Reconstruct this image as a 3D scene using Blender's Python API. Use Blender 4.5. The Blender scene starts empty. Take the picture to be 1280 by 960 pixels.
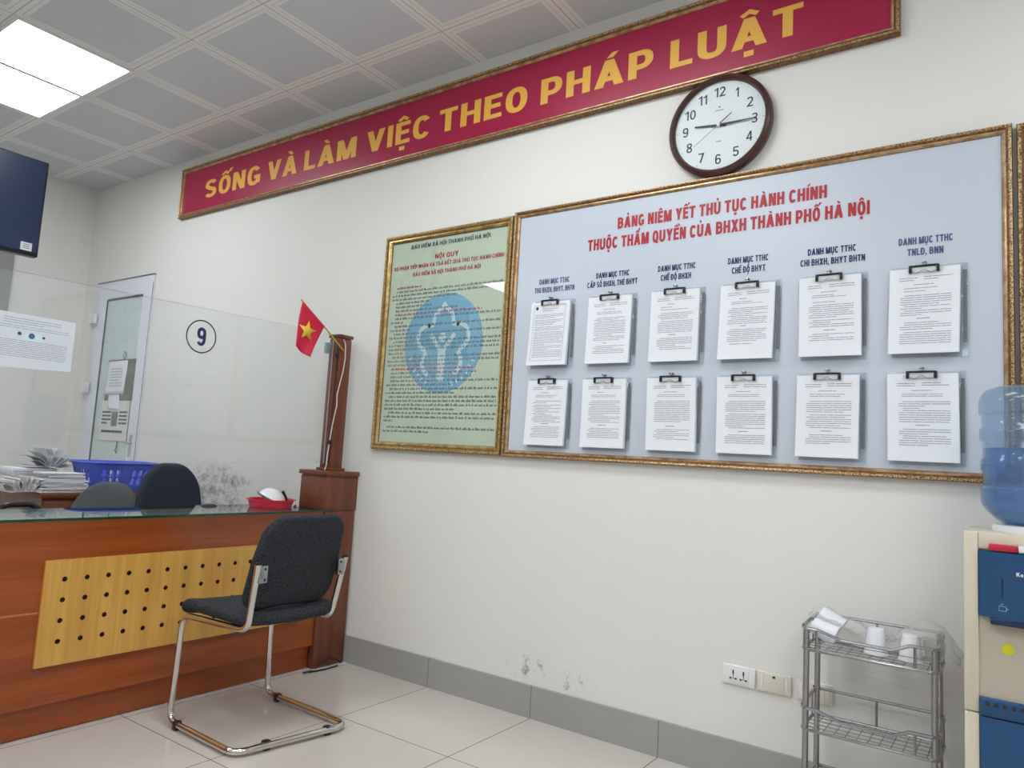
import bpy, bmesh, math, random
from mathutils import Vector, Matrix
random.seed(7)
SC = bpy.context.scene
COL = SC.collection
PI = math.pi

# ------------------------------------------------------------------ camera
CAM_POS = Vector((0.0, -2.805, 1.1277))
YAW, PITCH, ROLL, FPX = 0.6167, 0.1025, 0.0577, 905.5
def camera():
    F = Vector((-math.sin(YAW), math.cos(YAW), 0)); R = Vector((math.cos(YAW), math.sin(YAW), 0)); U = Vector((0, 0, 1))
    F2 = F * math.cos(PITCH) + U * math.sin(PITCH); U2 = U * math.cos(PITCH) - F * math.sin(PITCH)
    R3 = R * math.cos(ROLL) + U2 * math.sin(ROLL); U3 = U2 * math.cos(ROLL) - R * math.sin(ROLL)
    cd = bpy.data.cameras.new('camera'); cd.sensor_width = 36; cd.lens = FPX / 1280 * 36; cd.clip_start = .02
    co = bpy.data.objects.new('camera', cd); COL.objects.link(co)
    M = Matrix((R3, U3, -F2)).transposed().to_4x4(); M.translation = CAM_POS
    co.matrix_world = M; SC.camera = co
camera()
# ------------------------------------------------------------------ world, exposure
w = bpy.data.worlds.new('world'); SC.world = w; w.use_nodes = True
w.node_tree.nodes['Background'].inputs[0].default_value = (.8, .87, 1, 1)
w.node_tree.nodes['Background'].inputs[1].default_value = .25
SC.view_settings.view_transform = 'Standard'; SC.view_settings.look = 'None'
SC.view_settings.gamma = 1; SC.view_settings.use_curve_mapping = False
SC.view_settings.exposure = 0.0
LAMP = 13.0                                   # strength of every ceiling panel
LAMP_COL = (.93, .985, 1.02)

# ------------------------------------------------------------------ materials
def srgb(r, g, b):
    def f(c):
        c /= 255.
        return c / 12.92 if c <= .04045 else ((c + .055) / 1.055) ** 2.4
    return (f(r), f(g), f(b), 1)
MATS = {}
class NT:
    def __init__(s, name):
        s.m = bpy.data.materials.new(name); s.m.use_nodes = True
        s.t = s.m.node_tree; s.n = s.t.nodes; s.b = s.n['Principled BSDF']; s.out = s.n['Material Output']
        MATS[name] = s.m
    def new(s, t, **k):
        n = s.n.new(t)
        for a, v in k.items(): setattr(n, a, v)
        return n
    def link(s, a, b): s.t.links.new(a, b)
    def math(s, op, a, b=None, c=None):
        n = s.new('ShaderNodeMath', operation=op)
        for i, v in enumerate((a, b, c)):
            if v is None: continue
            if isinstance(v, (int, float)): n.inputs[i].default_value = v
            else: s.link(v, n.inputs[i])
        return n.outputs[0]
    def mix(s, f, a, b):
        n = s.new('ShaderNodeMix', data_type='RGBA')
        for i, v in ((0, f), (6, a), (7, b)):
            if isinstance(v, (int, float)): n.inputs[i].default_value = v
            elif isinstance(v, tuple): n.inputs[i].default_value = v
            else: s.link(v, n.inputs[i])
        return n.outputs[2]
    def pos(s):
        return s.new('ShaderNodeNewGeometry').outputs['Position']
    def obj(s): return s.new('ShaderNodeTexCoord').outputs['Object']
    def xyz(s, v):
        n = s.new('ShaderNodeSeparateXYZ'); s.link(v, n.inputs[0]); return n.outputs
    def noise(s, vec, scale, detail=3, rough=.5, stretch=None):
        if stretch:
            mp = s.new('ShaderNodeMapping'); mp.inputs['Scale'].default_value = stretch; s.link(vec, mp.inputs[0]); vec = mp.outputs[0]
        n = s.new('ShaderNodeTexNoise'); n.inputs['Scale'].default_value = scale; n.inputs['Detail'].default_value = detail
        n.inputs['Roughness'].default_value = rough; s.link(vec, n.inputs['Vector']); return n.outputs['Fac']
    def ramp(s, f, lo, hi):
        n = s.new('ShaderNodeMapRange'); n.inputs[1].default_value = lo; n.inputs[2].default_value = hi; n.interpolation_type = 'SMOOTHSTEP'
        s.link(f, n.inputs[0]); return n.outputs[0]
    def bump(s, h, strength, dist=.002):
        n = s.new('ShaderNodeBump'); n.inputs['Strength'].default_value = strength; n.inputs['Distance'].default_value = dist
        s.link(h, n.inputs['Height']); s.link(n.outputs[0], s.b.inputs['Normal'])
    def set(s, col=None, rough=None, metal=None, spec=None, coat=None):
        if col is not None:
            if isinstance(col, tuple): s.b.inputs['Base Color'].default_value = col
            else: s.link(col, s.b.inputs['Base Color'])
        if rough is not None: s.b.inputs['Roughness'].default_value = rough
        if metal is not None: s.b.inputs['Metallic'].default_value = metal
        if spec is not None: s.b.inputs['Specular IOR Level'].default_value = spec
        if coat is not None: s.b.inputs['Coat Weight'].default_value = coat; s.b.inputs['Coat Roughness'].default_value = .12
        return s

def plain(name, col, rough=.5, metal=0, spec=.5, var=.06, scale=30):
    t = NT(name); c = srgb(*col)
    d = tuple(x * (1 - var * 2) for x in c[:3]) + (1,)
    t.set(t.mix(t.noise(t.obj(), scale), d, tuple(min(1, x * (1 + var)) for x in c[:3]) + (1,)), rough, metal, spec)
    return t.m
def glassy(name, tint, rough=0.0, ior=1.45, haze=0.0, haze_col=(1, 1, 1, 1)):
    t = NT(name); t.n.remove(t.b)
    tr = t.new('ShaderNodeBsdfTransparent'); tr.inputs[0].default_value = tint
    gl = t.new('ShaderNodeBsdfGlossy'); gl.inputs['Roughness'].default_value = rough
    g = t.new('ShaderNodeNewGeometry'); dp = t.new('ShaderNodeVectorMath', operation='DOT_PRODUCT'); t.link(g.outputs['Normal'], dp.inputs[0]); t.link(g.outputs['Incoming'], dp.inputs[1])
    f0 = ((ior - 1) / (ior + 1)) ** 2
    fr = t.math('MULTIPLY_ADD', t.math('POWER', t.math('SUBTRACT', 1.0, t.math('ABSOLUTE', dp.outputs['Value'])), 5.0), 1 - f0, f0)
    base = tr.outputs[0]
    if haze:
        df = t.new('ShaderNodeBsdfDiffuse'); df.inputs[0].default_value = haze_col
        mx = t.new('ShaderNodeMixShader'); mx.inputs[0].default_value = haze
        t.link(base, mx.inputs[1]); t.link(df.outputs[0], mx.inputs[2]); base = mx.outputs[0]
    m2 = t.new('ShaderNodeMixShader'); t.link(fr, m2.inputs[0]); t.link(base, m2.inputs[1]); t.link(gl.outputs[0], m2.inputs[2])
    t.link(m2.outputs[0], t.out.inputs['Surface']); return t
def wood(name, dark, light, scale=9, rough=.32, axis='z', coat=.15):
    t = NT(name); st = {'x': (.12, 2.4, 2.4), 'y': (2.4, .12, 2.4), 'z': (2.4, 2.4, .12)}[axis]
    p = t.pos(); n1 = t.noise(p, scale, 5, .6, st); n2 = t.noise(p, scale * 6, 4, .6, st)
    f = t.ramp(t.math('ADD', t.math('MULTIPLY', n1, .7), t.math('MULTIPLY', n2, .3)), .34, .68)
    t.set(t.mix(f, srgb(*dark), srgb(*light)), rough, coat=coat); t.bump(n2, .08, .001)
    return t.m

def make_wall(name, smudge=False):
    t = NT(name); p = t.pos(); c = t.mix(t.noise(p, 1.3, 2), srgb(226, 225, 220), srgb(233, 232, 228))
    if smudge:
        x, y, z = t.xyz(p)
        def blob(cx, cz, rx, rz):
            a = t.math('DIVIDE', t.math('SUBTRACT', x, cx), rx); b = t.math('DIVIDE', t.math('SUBTRACT', z, cz), rz)
            return t.ramp(t.math('ADD', t.math('MULTIPLY', a, a), t.math('MULTIPLY', b, b)), 1.0, .25)
        def dirt(mask, sc, lo, hi, amt, st=(1, 1, 1)):
            return t.math('MULTIPLY', t.math('MULTIPLY', mask, t.ramp(t.noise(p, sc, 6, .75, st), lo, hi)), amt)
        d1 = dirt(blob(-4.33, .80, .38, .22), 10, .40, .68, .75, (1, 1, 1.8))
        d2 = dirt(blob(-4.12, .888, .21, .045), 14, .42, .64, .8, (2.0, 1, .8))
        d3 = dirt(blob(-1.82, .205, .14, .065), 15, .50, .64, .7)
        d4 = dirt(blob(-1.58, .185, .13, .06), 17, .52, .66, .55)
        d5 = dirt(blob(-.42, .36, .3, .22), 7, .45, .75, .22, (.25, 1, 3))
        d6 = dirt(blob(-.25, .5, .3, .12), 8, .5, .75, .2, (.4, 1, 2))
        s = d1
        for k in (d2, d3, d4, d5, d6): s = t.math('MAXIMUM', s, k)
        c = t.mix(s, c, srgb(95, 92, 90))
    t.set(c, .55, spec=.3); t.bump(t.noise(p, 60, 3), .05, .002)
    return t.m
make_wall('wall_paint'); make_wall('wall_paint_stained', True)

def grid_edge(t, v, off, pitch):         # 0 at the middle of a tile, .5 at its edge
    f = t.math('FRACT', t.math('DIVIDE', t.math('SUBTRACT', v, off - 60 * pitch), pitch))
    return t.math('ABSOLUTE', t.math('SUBTRACT', f, .5))
def make_floor():
    t = NT('floor_tiles'); p = t.pos(); x, y, z = t.xyz(p)
    e = t.math('MAXIMUM', grid_edge(t, x, -2.3816, .6), grid_edge(t, y, -.5684, .6))
    line = t.math('GREATER_THAN', e, .4967)
    c = t.mix(t.noise(p, 2.2, 4), srgb(196, 188, 180), srgb(207, 200, 192))
    t.set(t.mix(line, c, srgb(112, 98, 86)), .16, spec=.45)
make_floor()
def make_ceiling():
    t = NT('ceiling_tiles'); p = t.pos(); x, y, z = t.xyz(p)
    ex = grid_edge(t, x, -5.8987, .5975); ey = grid_edge(t, y, -.3135, .5975); e = t.math('MAXIMUM', ex, ey)
    border = t.ramp(e, .413, .422); seam = t.math('GREATER_THAN', e, .4955)
    groove = t.math('MULTIPLY', t.math('GREATER_THAN', e, .448), t.math('LESS_THAN', e, .456))
    c = t.mix(border, t.mix(t.noise(p, 160, 1), srgb(203, 206, 211), srgb(217, 220, 225)), srgb(238, 236, 234))
    c = t.mix(t.math('MULTIPLY', groove, .35), c, srgb(150, 148, 146))
    t.set(t.mix(t.math('MULTIPLY', seam, .5), c, srgb(90, 88, 88)), .5, spec=.25)
make_ceiling()
def make_baseboard():
    t = NT('baseboard_tiles'); p = t.pos(); x, y, z = t.xyz(p)
    line = t.math('GREATER_THAN', grid_edge(t, x, -2.3816, .6), .4965)
    t.set(t.mix(line, t.mix(t.noise(p, 5, 4), srgb(158, 157, 153), srgb(167, 166, 162)), srgb(120, 116, 110)), .35)
make_baseboard()
wood('cherry_wood', (132, 60, 16), (160, 80, 26), 7, .33, 'y')
wood('cherry_wood_upright', (98, 48, 28), (124, 64, 40), 8, .38, 'z')
wood('pale_wood', (194, 144, 64), (216, 166, 82), 7, .42, 'z', .05)
wood('desk_wood', (100, 48, 28), (126, 64, 40), 7, .4, 'y')
plain('worktop_pale', (214, 212, 206), .5); plain('joint_highlight', (188, 112, 66), .4); plain('hole_dark', (52, 28, 14), .8)
def gilt(name, a, b, rough=.38, metal=.55, bead=170):
    t = NT(name); p = t.pos(); n = t.noise(p, bead, 2); t.set(t.mix(t.ramp(n, .35, .62), srgb(*a), srgb(*b)), rough, metal)
    t.bump(n, .5, .002)
gilt('gilt_bead', (104, 72, 46), (206, 176, 128)); gilt('gilt_smooth', (170, 130, 92), (206, 172, 132), .28, .5, 25)
gilt('gilt_brown', (104, 68, 40), (140, 98, 62), .42, .25, 90); gilt('gold_bead', (120, 92, 48), (200, 172, 108)); gilt('gold_smooth', (166, 136, 78), (204, 176, 118), .28, .6, 25)
gilt('gold_brown', (108, 78, 46), (146, 110, 66), .4, .35, 90)
plain('banner_red', (166, 22, 68), .35, var=.03, scale=2); plain('letter_yellow', (240, 186, 76), .45, var=.02)
plain('board_sheet', (198, 206, 218), .3, var=.015, scale=3); plain('title_red', (172, 18, 38), .45, var=.02); plain('heading_navy', (20, 32, 92), .45, var=.02)
plain('heading_faded', (74, 86, 132), .45, var=.02)
plain('paper', (233, 236, 242), .7, var=.015); plain('paper_warm', (226, 224, 222), .7, var=.03); plain('ink', (158, 162, 170), .7); plain('ink_dark', (62, 74, 84), .7)
plain('poster_ink', (112, 124, 124), .7); plain('notice_paper', (205, 210, 218), .6, var=.02); plain('poster_blue', (128, 182, 212), .5, var=.02); plain('poster_white', (200, 222, 232), .5, var=.02); plain('poster_pink', (180, 66, 70), .5)
def make_poster():
    t = NT('poster_green'); p = t.pos(); n = t.noise(p, 3.2, 3, .5, (1, 1, .6)); t.set(t.mix(n, srgb(194, 206, 184), srgb(206, 217, 198)), .45)
    t.bump(t.noise(p, 5, 2, .4, (1.6, 1, .7)), .35, .01)
make_poster()
plain('black_plastic', (26, 27, 31), .4); plain('clip_plate', (214, 218, 224), .3); plain('clip_black', (20, 22, 28), .3); plain('steel', (196, 196, 196), .25, 1, var=.03); plain('grey_steel', (168, 169, 172), .27, 1, var=.03)
plain('chrome', (214, 210, 206), .12, 1, var=.02); plain('tv_bezel', (18, 20, 30), .3); plain('white_plastic', (232, 232, 232), .35, var=.02); plain('cream_plastic', (224, 217, 202), .4, var=.03)
plain('clock_brown', (74, 42, 40), .3); plain('clock_face', (228, 234, 234), .5, var=.01); plain('numeral_black', (38, 40, 46), .5)
plain('hair_grey', (150, 152, 156), .4); plain('flag_red', (204, 22, 58), .6, var=.05, scale=14); plain('star_yellow', (236, 196, 58), .6); plain('brass', (196, 168, 60), .4, .3)
plain('door_white', (224, 228, 238), .35, var=.02); plain('hinge_white', (236, 236, 238), .3); plain('seal_dark', (48, 58, 70), .5)
t = NT('door_frosted'); t.set(t.mix(t.noise(t.pos(), 2, 2), srgb(190, 208, 208), srgb(202, 220, 218)), .12, spec=.6)
t = NT('tv_screen'); t.set(srgb(30, 52, 92), .2, spec=.6)
def fabric(name, a, b, scale=420, rough=.9):
    t = NT(name); n = t.noise(t.obj(), scale, 2); t.set(t.mix(t.ramp(n, .35, .7), srgb(*a), srgb(*b)), rough, spec=.2); t.bump(n, .35, .002)
fabric('seat_fabric', (34, 36, 41), (70, 72, 77), 260); fabric('navy_fabric', (44, 50, 62), (60, 66, 78), 500); fabric('grey_fabric', (74, 77, 80), (100, 102, 104), 500)
plain('tray_red', (206, 26, 58), .3, var=.03); plain('pen_red', (140, 20, 40), .4); plain('dish_white', (232, 234, 236), .25, var=.01); plain('dish_grey', (104, 108, 112), .4)
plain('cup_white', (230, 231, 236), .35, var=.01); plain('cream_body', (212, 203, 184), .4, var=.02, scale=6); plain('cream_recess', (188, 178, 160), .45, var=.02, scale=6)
plain('cooler_blue', (24, 74, 118), .3, var=.03, scale=6); plain('cooler_navy', (14, 42, 80), .35); plain('button_red', (196, 34, 62), .35); plain('label_yellow', (214, 206, 40), .5); plain('icon_pale', (128, 180, 208), .5)
plain('basket_blue', (84, 106, 212), .4, var=.05); plain('booklet_green', (42, 78, 60), .5); plain('booklet_grey', (196, 200, 206), .6); plain('cable_white', (206, 200, 194), .5); plain('cable_black', (34, 32, 34), .5)
plain('calendar_photo', (128, 124, 112), .6, var=.45, scale=16); plain('calendar_sheet', (222, 222, 218), .6, var=.02); plain('bracket_grey', (158, 174, 180), .3, .4); plain('wall_panel_grey', (150, 150, 150), .5)
plain('mat_olive', (182, 178, 92), .5); plain('mat_cream', (220, 208, 180), .5)
glassy('clear_glass', (.996, .999, .998, 1), 0, 1.5, .03, srgb(214, 226, 222)); glassy('frame_glass', (.98, .99, .985, 1), 0, 1.5); glassy('clock_glass', (.985, .99, .99, 1), .1, 1.0); glassy('acrylic', (.9, .93, .95, 1), .05, 1.4, .08, srgb(220, 226, 232))
glassy('film', (.98, .98, .98, 1), .10, 1.7, .15, srgb(235, 235, 235)); glassy('counter_glass', (.90, .94, .92, 1), 0, 1.75); plain('glass_edge', (16, 66, 52), .1)
glassy('bottle_blue', (.76, .85, .94, 1), .08, 1.5, .24, srgb(150, 180, 210)); glassy('water_blue', (.50, .74, .94, 1), .03, 1.33, .36, srgb(44, 118, 188))
t = NT('lamp_diffuser'); t.b.inputs['Emission Color'].default_value = LAMP_COL + (1,); t.b.inputs['Emission Strength'].default_value = LAMP; t.set(srgb(240, 240, 240), .5)

# ------------------------------------------------------------------ mesh helper
class MB:
    def __init__(s): s.v = []; s.f = []; s.m = []; s.sm = []
    def add(s, vs, fs, mi=0, smooth=False):
        o = len(s.v); s.v += [tuple(p) for p in vs]
        for f in fs: s.f.append([i + o for i in f]); s.m.append(mi); s.sm.append(smooth)
        return s
    def box(s, a, b, mi=0):
        x0, y0, z0 = [min(p, q) for p, q in zip(a, b)]; x1, y1, z1 = [max(p, q) for p, q in zip(a, b)]
        return s.add([(x0, y0, z0), (x1, y0, z0), (x1, y1, z0), (x0, y1, z0), (x0, y0, z1), (x1, y0, z1), (x1, y1, z1), (x0, y1, z1)],
                     [(0, 3, 2, 1), (4, 5, 6, 7), (0, 1, 5, 4), (1, 2, 6, 5), (2, 3, 7, 6), (3, 0, 4, 7)], mi)
    def rbox(s, a, b, r=.004, mi=0, seg=2, M=None):
        bm = bmesh.new(); bmesh.ops.create_cube(bm, size=1)
        c = [(p + q) / 2 for p, q in zip(a, b)]; d = [abs(p - q) for p, q in zip(a, b)]
        for v in bm.verts: v.co = Vector([c[i] + v.co[i] * d[i] for i in range(3)])
        bmesh.ops.bevel(bm, geom=bm.edges[:], offset=min(r, min(d) * .49), segments=seg, affect='EDGES', profile=.5)
        bm.verts.index_update()
        vs = [(M @ v.co if M else v.co) for v in bm.verts]; fs = [[v.index for v in f.verts] for f in bm.faces]; bm.free()
        return s.add(vs, fs, mi, True)
    def quad(s, a, b, c, d, mi=0): return s.add([a, b, c, d], [(0, 1, 2, 3)], mi)
    def prism(s, pts, vec, mi=0):
        n = len(pts); vec = Vector(vec); vs = [Vector(p) for p in pts]; vs += [p + vec for p in vs]
        return s.add(vs, [list(range(n))[::-1], list(range(n, 2 * n))] + [(i, (i + 1) % n, n + (i + 1) % n, n + i) for i in range(n)], mi)
    def tube(s, path, r, n=10, closed=False, mi=0, caps=True, flat=1.0):
        P = [Vector(p) for p in path]; N = len(P); T = []
        for i in range(N):
            a = P[(i - 1) % N] if (closed or i > 0) else P[i]; b = P[(i + 1) % N] if (closed or i < N - 1) else P[i]
            T.append((b - a).normalized())
        up = Vector((0, 0, 1)) if abs(T[0].z) < .9 else Vector((0, 1, 0)); nrm = (up - T[0] * up.dot(T[0])).normalized()
        vs = []
        for i in range(N):
            if i: nrm = (nrm - T[i] * nrm.dot(T[i])).normalized()
            bi = T[i].cross(nrm); rr = r[i] if isinstance(r, (list, tuple)) else r
            for k in range(n):
                a = 2 * PI * k / n; vs.append(P[i] + nrm * (math.cos(a) * rr * flat) + bi * (math.sin(a) * rr))
        fs = []
        for i in range(N if closed else N - 1):
            j = (i + 1) % N
            for k in range(n): fs.append((i * n + k, i * n + (k + 1) % n, j * n + (k + 1) % n, j * n + k))
        if not closed and caps: fs += [list(range(n))[::-1], [(N - 1) * n + k for k in range(n)]]
        return s.add(vs, fs, mi, True)
    def lathe(s, prof, c=(0, 0, 0), n=32, axis='z', mi=0, M=None, closed=False):
        vs = []; c = Vector(c)
        for r, h in prof:
            for k in range(n):
                a = 2 * PI * k / n; u, v = r * math.cos(a), r * math.sin(a)
                p = {'z': Vector((u, v, h)), 'y': Vector((u, h, v)), 'x': Vector((h, u, v))}[axis]
                vs.append((M @ p if M else p) + c)
        m = len(prof); fs = []
        for i in range(m if closed else m - 1):
            j = (i + 1) % m
            for k in range(n): fs.append((i * n + k, i * n + (k + 1) % n, j * n + (k + 1) % n, j * n + k))
        if not closed:
            if prof[0][0] > 1e-6: fs.append(list(range(n)))
            if prof[-1][0] > 1e-6: fs.append([(m - 1) * n + k for k in range(n)])
        return s.add(vs, fs, mi, True)
    def pad(s, w, h, t, r, f, mi=0, nc=7, edge=None):
        # cushion: rounded rectangle w x h, thickness t; f maps (u, v, d) to space
        edge = edge or t * .5; out = []
        for cx, cy, a0 in ((w / 2 - r, h / 2 - r, 0), (-w / 2 + r, h / 2 - r, PI / 2), (-w / 2 + r, -h / 2 + r, PI), (w / 2 - r, -h / 2 + r, 1.5 * PI)):
            for k in range(nc): a = a0 + PI / 2 * k / (nc - 1); out.append((cx, cy, math.cos(a), math.sin(a)))
        pts = []
        for i in range(len(out)):
            pts.append(out[i]); b = out[(i + 1) % len(out)]
            if (i + 1) % nc == 0:
                a = out[i]
                for q in range(1, 6): u = q / 6; pts.append((a[0] + (b[0] - a[0]) * u, a[1] + (b[1] - a[1]) * u, b[2], b[3]))
        n = len(pts); rings = []
        prof = [(.0, None)]
        lv = []
        for k in range(5): a = PI / 2 * k / 4; lv.append((edge * (1 - math.sin(a)), -t / 2 + edge * (1 - math.cos(a)) * (t / 2 / edge)))
        lv += [(i, -d) for i, d in lv[::-1][1:]] if False else [(i, -d) for i, d in lv[::-1]]
        inner = [.35, .7]
        rows = []
        for sc in (.0, .35, .7): rows.append(('s', sc, -t / 2))
        for i, d in lv: rows.append(('i', i, d))
        for sc in (.7, .35, .0): rows.append(('s', sc, t / 2))
        vs = []
        for kind, a, d in rows:
            for (cx, cy, nx, ny) in pts:
                if kind == 'i': u, v = cx + nx * (r - a), cy + ny * (r - a)
                else: u, v = (cx + nx * (r - edge)) * a, (cy + ny * (r - edge)) * a
                vs.append(f(u, v, d))
        fs = []
        for i in range(len(rows) - 1):
            for k in range(n): fs.append((i * n + k, i * n + (k + 1) % n, (i + 1) * n + (k + 1) % n, (i + 1) * n + k))
        return s.add(vs, fs, mi, True)
    def flat(s, k=.34):
        s.v = [(x, y * k, z) for x, y, z in s.v]; return s
    def build(s, name, mats, parent=None):
        if isinstance(mats, str): mats = [mats]
        me = bpy.data.meshes.new(name); me.from_pydata(s.v, [], s.f)
        for k in mats: me.materials.append(MATS[k])
        me.polygons.foreach_set('material_index', s.m); me.polygons.foreach_set('use_smooth', s.sm)
        bm = bmesh.new(); bm.from_mesh(me); bmesh.ops.remove_doubles(bm, verts=bm.verts, dist=1e-6)
        bmesh.ops.dissolve_degenerate(bm, dist=1e-7, edges=bm.edges); bmesh.ops.recalc_face_normals(bm, faces=bm.faces); bm.to_mesh(me); bm.free()
        try: me.set_sharp_from_angle(angle=math.radians(42))
        except Exception: pass
        o = bpy.data.objects.new(name, me); COL.objects.link(o)
        if parent is not None: attach(o, parent)
        return o
def root_of(p):
    m = p.matrix_basis.copy()
    while p.parent is not None: p = p.parent; m = p.matrix_basis @ m
    return m
def attach(o, parent):
    # geometry is written in world coordinates; keep it there under a moved parent
    o.parent = parent; m = root_of(parent).inverted()
    o.data.transform(m)
def tag(o, label, cat, group=None, kind=None):
    o['label'] = label; o['category'] = cat
    if group: o['group'] = group
    if kind: o['kind'] = kind
    return o
def thing(name, label, cat, loc=(0, 0, 0), rz=0, group=None):
    o = bpy.data.objects.new(name, None); COL.objects.link(o); o.location = loc; o.rotation_euler = (0, 0, rz); o.empty_display_size = .05
    o.matrix_basis = Matrix.LocRotScale(Vector(loc), Matrix.Rotation(rz, 3, 'Z'), None)
    return tag(o, label, cat, group)
def struct(name, mb, mats, label=None):
    o = mb.build(name, mats); o['kind'] = 'structure'
    o['label'] = label or name; o['category'] = name.split('_')[0]
    return o
def dup(o, parent=None):
    c = o.copy(); COL.objects.link(c)
    if parent is not None: c.parent = parent
    for ch in list(o.children): dup(ch, c)
    return c
def fillet(pts, r, n=6):
    P = [Vector(p) for p in pts]; out = [P[0]]
    for i in range(1, len(P) - 1):
        a, b, c = P[i - 1], P[i], P[i + 1]; d1 = (a - b); d2 = (c - b); rr = r[i - 1] if isinstance(r, (list, tuple)) else r
        ang = d1.angle(d2); tl = min(rr / math.tan(ang / 2), d1.length * .49, d2.length * .49)
        p, q = b + d1.normalized() * tl, b + d2.normalized() * tl
        for k in range(n + 1):
            u = k / n; out.append(p * (1 - u) ** 2 + b * 2 * u * (1 - u) + q * u * u)
    out.append(P[-1]); return out
# lettering: heavy sans capitals built from strokes and bars (cap height 1)
import unicodedata
def _str(P, wd, closed=False):
    P = [Vector(p) for p in P]; n = len(P); L = []; R = []
    for i in range(n):
        a = P[(i - 1) % n] if closed or i else None; b = P[(i + 1) % n] if closed or i < n - 1 else None
        d1 = (P[i] - a).normalized() if a is not None else None; d2 = (b - P[i]).normalized() if b is not None else None
        d1 = d1 or d2; d2 = d2 or d1; t = (d1 + d2).normalized(); nn = Vector((-t.y, t.x)); k = 1 / max(.5, nn.dot(Vector((-d1.y, d1.x))))
        L.append(P[i] + nn * wd / 2 * k); R.append(P[i] - nn * wd / 2 * k)
    return [[L[i], L[(i + 1) % n], R[(i + 1) % n], R[i]] for i in range(n if closed else n - 1)]
def _arc(cx, cy, rx, ry, a0, a1, n=16, p=2.35):
    out = []
    for k in range(n + 1):
        t = math.radians(a0 + (a1 - a0) * k / n); c, q = math.cos(t), math.sin(t); m = (abs(c) ** p + abs(q) ** p) ** (-1 / p); out.append((cx + rx * c * m, cy + ry * q * m))
    return out
def _rc(x0, y0, x1, y1): return [[Vector((x0, y0)), Vector((x1, y0)), Vector((x1, y1)), Vector((x0, y1))]]
def _pa(x0, y0, x1, y1, h): return [[Vector((x0, y0)), Vector((x0 + h, y0)), Vector((x1 + h, y1)), Vector((x1, y1))]]
def glyph(c, s):
    w = .64; t = s * .88; h = s / 2; g = s * 1.12; l = t / 2
    if c == 'A': w = .74; return w, _pa(0, 0, (w - g) / 2, 1, g) + _pa(w - g, 0, (w - g) / 2, 1, g) + _rc(.17, .20, w - .17, .20 + t)
    if c == 'V': w = .72; return w, _pa((w - g) / 2, 0, 0, 1, g) + _pa((w - g) / 2, 0, w - g, 1, g)
    if c == 'M': w = .82; return w, _rc(0, 0, s, 1) + _rc(w - s, 0, w, 1) + _pa((w - g) / 2, 0, .02, 1, g) + _pa((w - g) / 2, 0, w - g - .02, 1, g)
    if c == 'N': return w, _rc(0, 0, s, 1) + _rc(w - s, 0, w, 1) + _pa(w - g * .98, 0, 0, 1, g * .98)
    if c == 'K': return w + .03, _rc(0, 0, s, 1) + _pa(s * .55, .36, w - g, 1, g * 1.15) + _pa(w + .03 - g, 0, s * 1.05, .62, g)
    if c == 'X': w = .68; return w, _pa(0, 0, w - g, 1, g) + _pa(w - g, 0, 0, 1, g)
    if c == 'Y': w = .68; return w, _pa((w - g) / 2, .38, 0, 1, g) + _pa((w - g) / 2, .38, w - g, 1, g) + _rc((w - s) / 2, 0, (w + s) / 2, .45)
    if c == 'T': w = .60; return w, _rc(0, 1 - t, w, 1) + _rc((w - s) / 2, 0, (w + s) / 2, 1)
    if c == 'H': return w, _rc(0, 0, s, 1) + _rc(w - s, 0, w, 1) + _rc(0, .5 - l + .02, w, .5 + l + .02)
    if c == 'E': w = .54; return w, _rc(0, 0, s, 1) + _rc(0, 0, w, t) + _rc(0, 1 - t, w, 1) + _rc(0, .5 - l + .02, w - .04, .5 + l + .02)
    if c == 'L': w = .52; return w, _rc(0, 0, s, 1) + _rc(0, 0, w, t)
    if c == 'I': return s, _rc(0, 0, s, 1)
    if c in 'OQ':
        o = _str(_arc(w / 2, .5, w / 2 - h, .51 - l, 0, 360, 32)[:-1], s * .97, True)
        return w, o + (_pa(w - g * .9, -.08, w * .5, .28, g * .8) if c == 'Q' else [])
    if c == 'C': return w, _str(_arc(w / 2, .5, w / 2 - h, .51 - l, 38, 322, 26), s * .97)
    if c == 'G': return w, _str(_arc(w / 2, .5, w / 2 - h, .51 - l, 38, 318, 26), s * .97) + _rc(w - s, .08, w, .52) + _rc(w * .52, .52 - t, w, .52)
    if c == 'U': return w, _str([(h, 1)] + _arc(w / 2, .36, w / 2 - h, .37 - l, 180, 360, 16) + [(w - h, 1)], s * .98)
    if c in 'D\u0110':
        o = _rc(0, 0, s, 1) + _str([(0, l)] + [(w * .42, l)] + _arc(w * .42, .5, w * .58 - h, .5 - l, -88, 88, 18) + [(w * .42, 1 - l), (0, 1 - l)], s * .95)
        return w, o + (_rc(-.09, .5 - l + .02, .30, .5 + l * .9) if c != 'D' else [])
    if c == 'P': w = .60; return w, _rc(0, 0, s, 1) + _str([(0, .40)] + [(w * .5, .40)] + _arc(w * .5, .70 - l / 2, w * .5 - h, .30 - l / 2, -86, 86, 14) + [(w * .5, 1 - l), (0, 1 - l)], s * .93)
    if c == 'R': w = .64; return w, _rc(0, 0, s, 1) + _str([(0, .44)] + [(w * .5, .44)] + _arc(w * .5, .72 - l / 2, w * .46 - h, .28 - l / 2, -86, 86, 14) + [(w * .5, 1 - l), (0, 1 - l)], s * .93) + _pa(w - g, 0, w * .40, .44, g)
    if c == 'B':
        return w, _rc(0, 0, s, 1) + _str([(0, l), (w * .5, l)] + _arc(w * .5, .27 + l * .5, w * .5 - h, .27 - l * .5, -86, 86, 14) + [(w * .5, .54), (0, .54)], s * .93) + _str([(0, .53), (w * .46, .53)] + _arc(w * .46, .76 - l * .5, w * .5 - h, .24 - l * .5, -86, 86, 14) + [(w * .46, 1 - l), (0, 1 - l)], s * .93)
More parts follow.
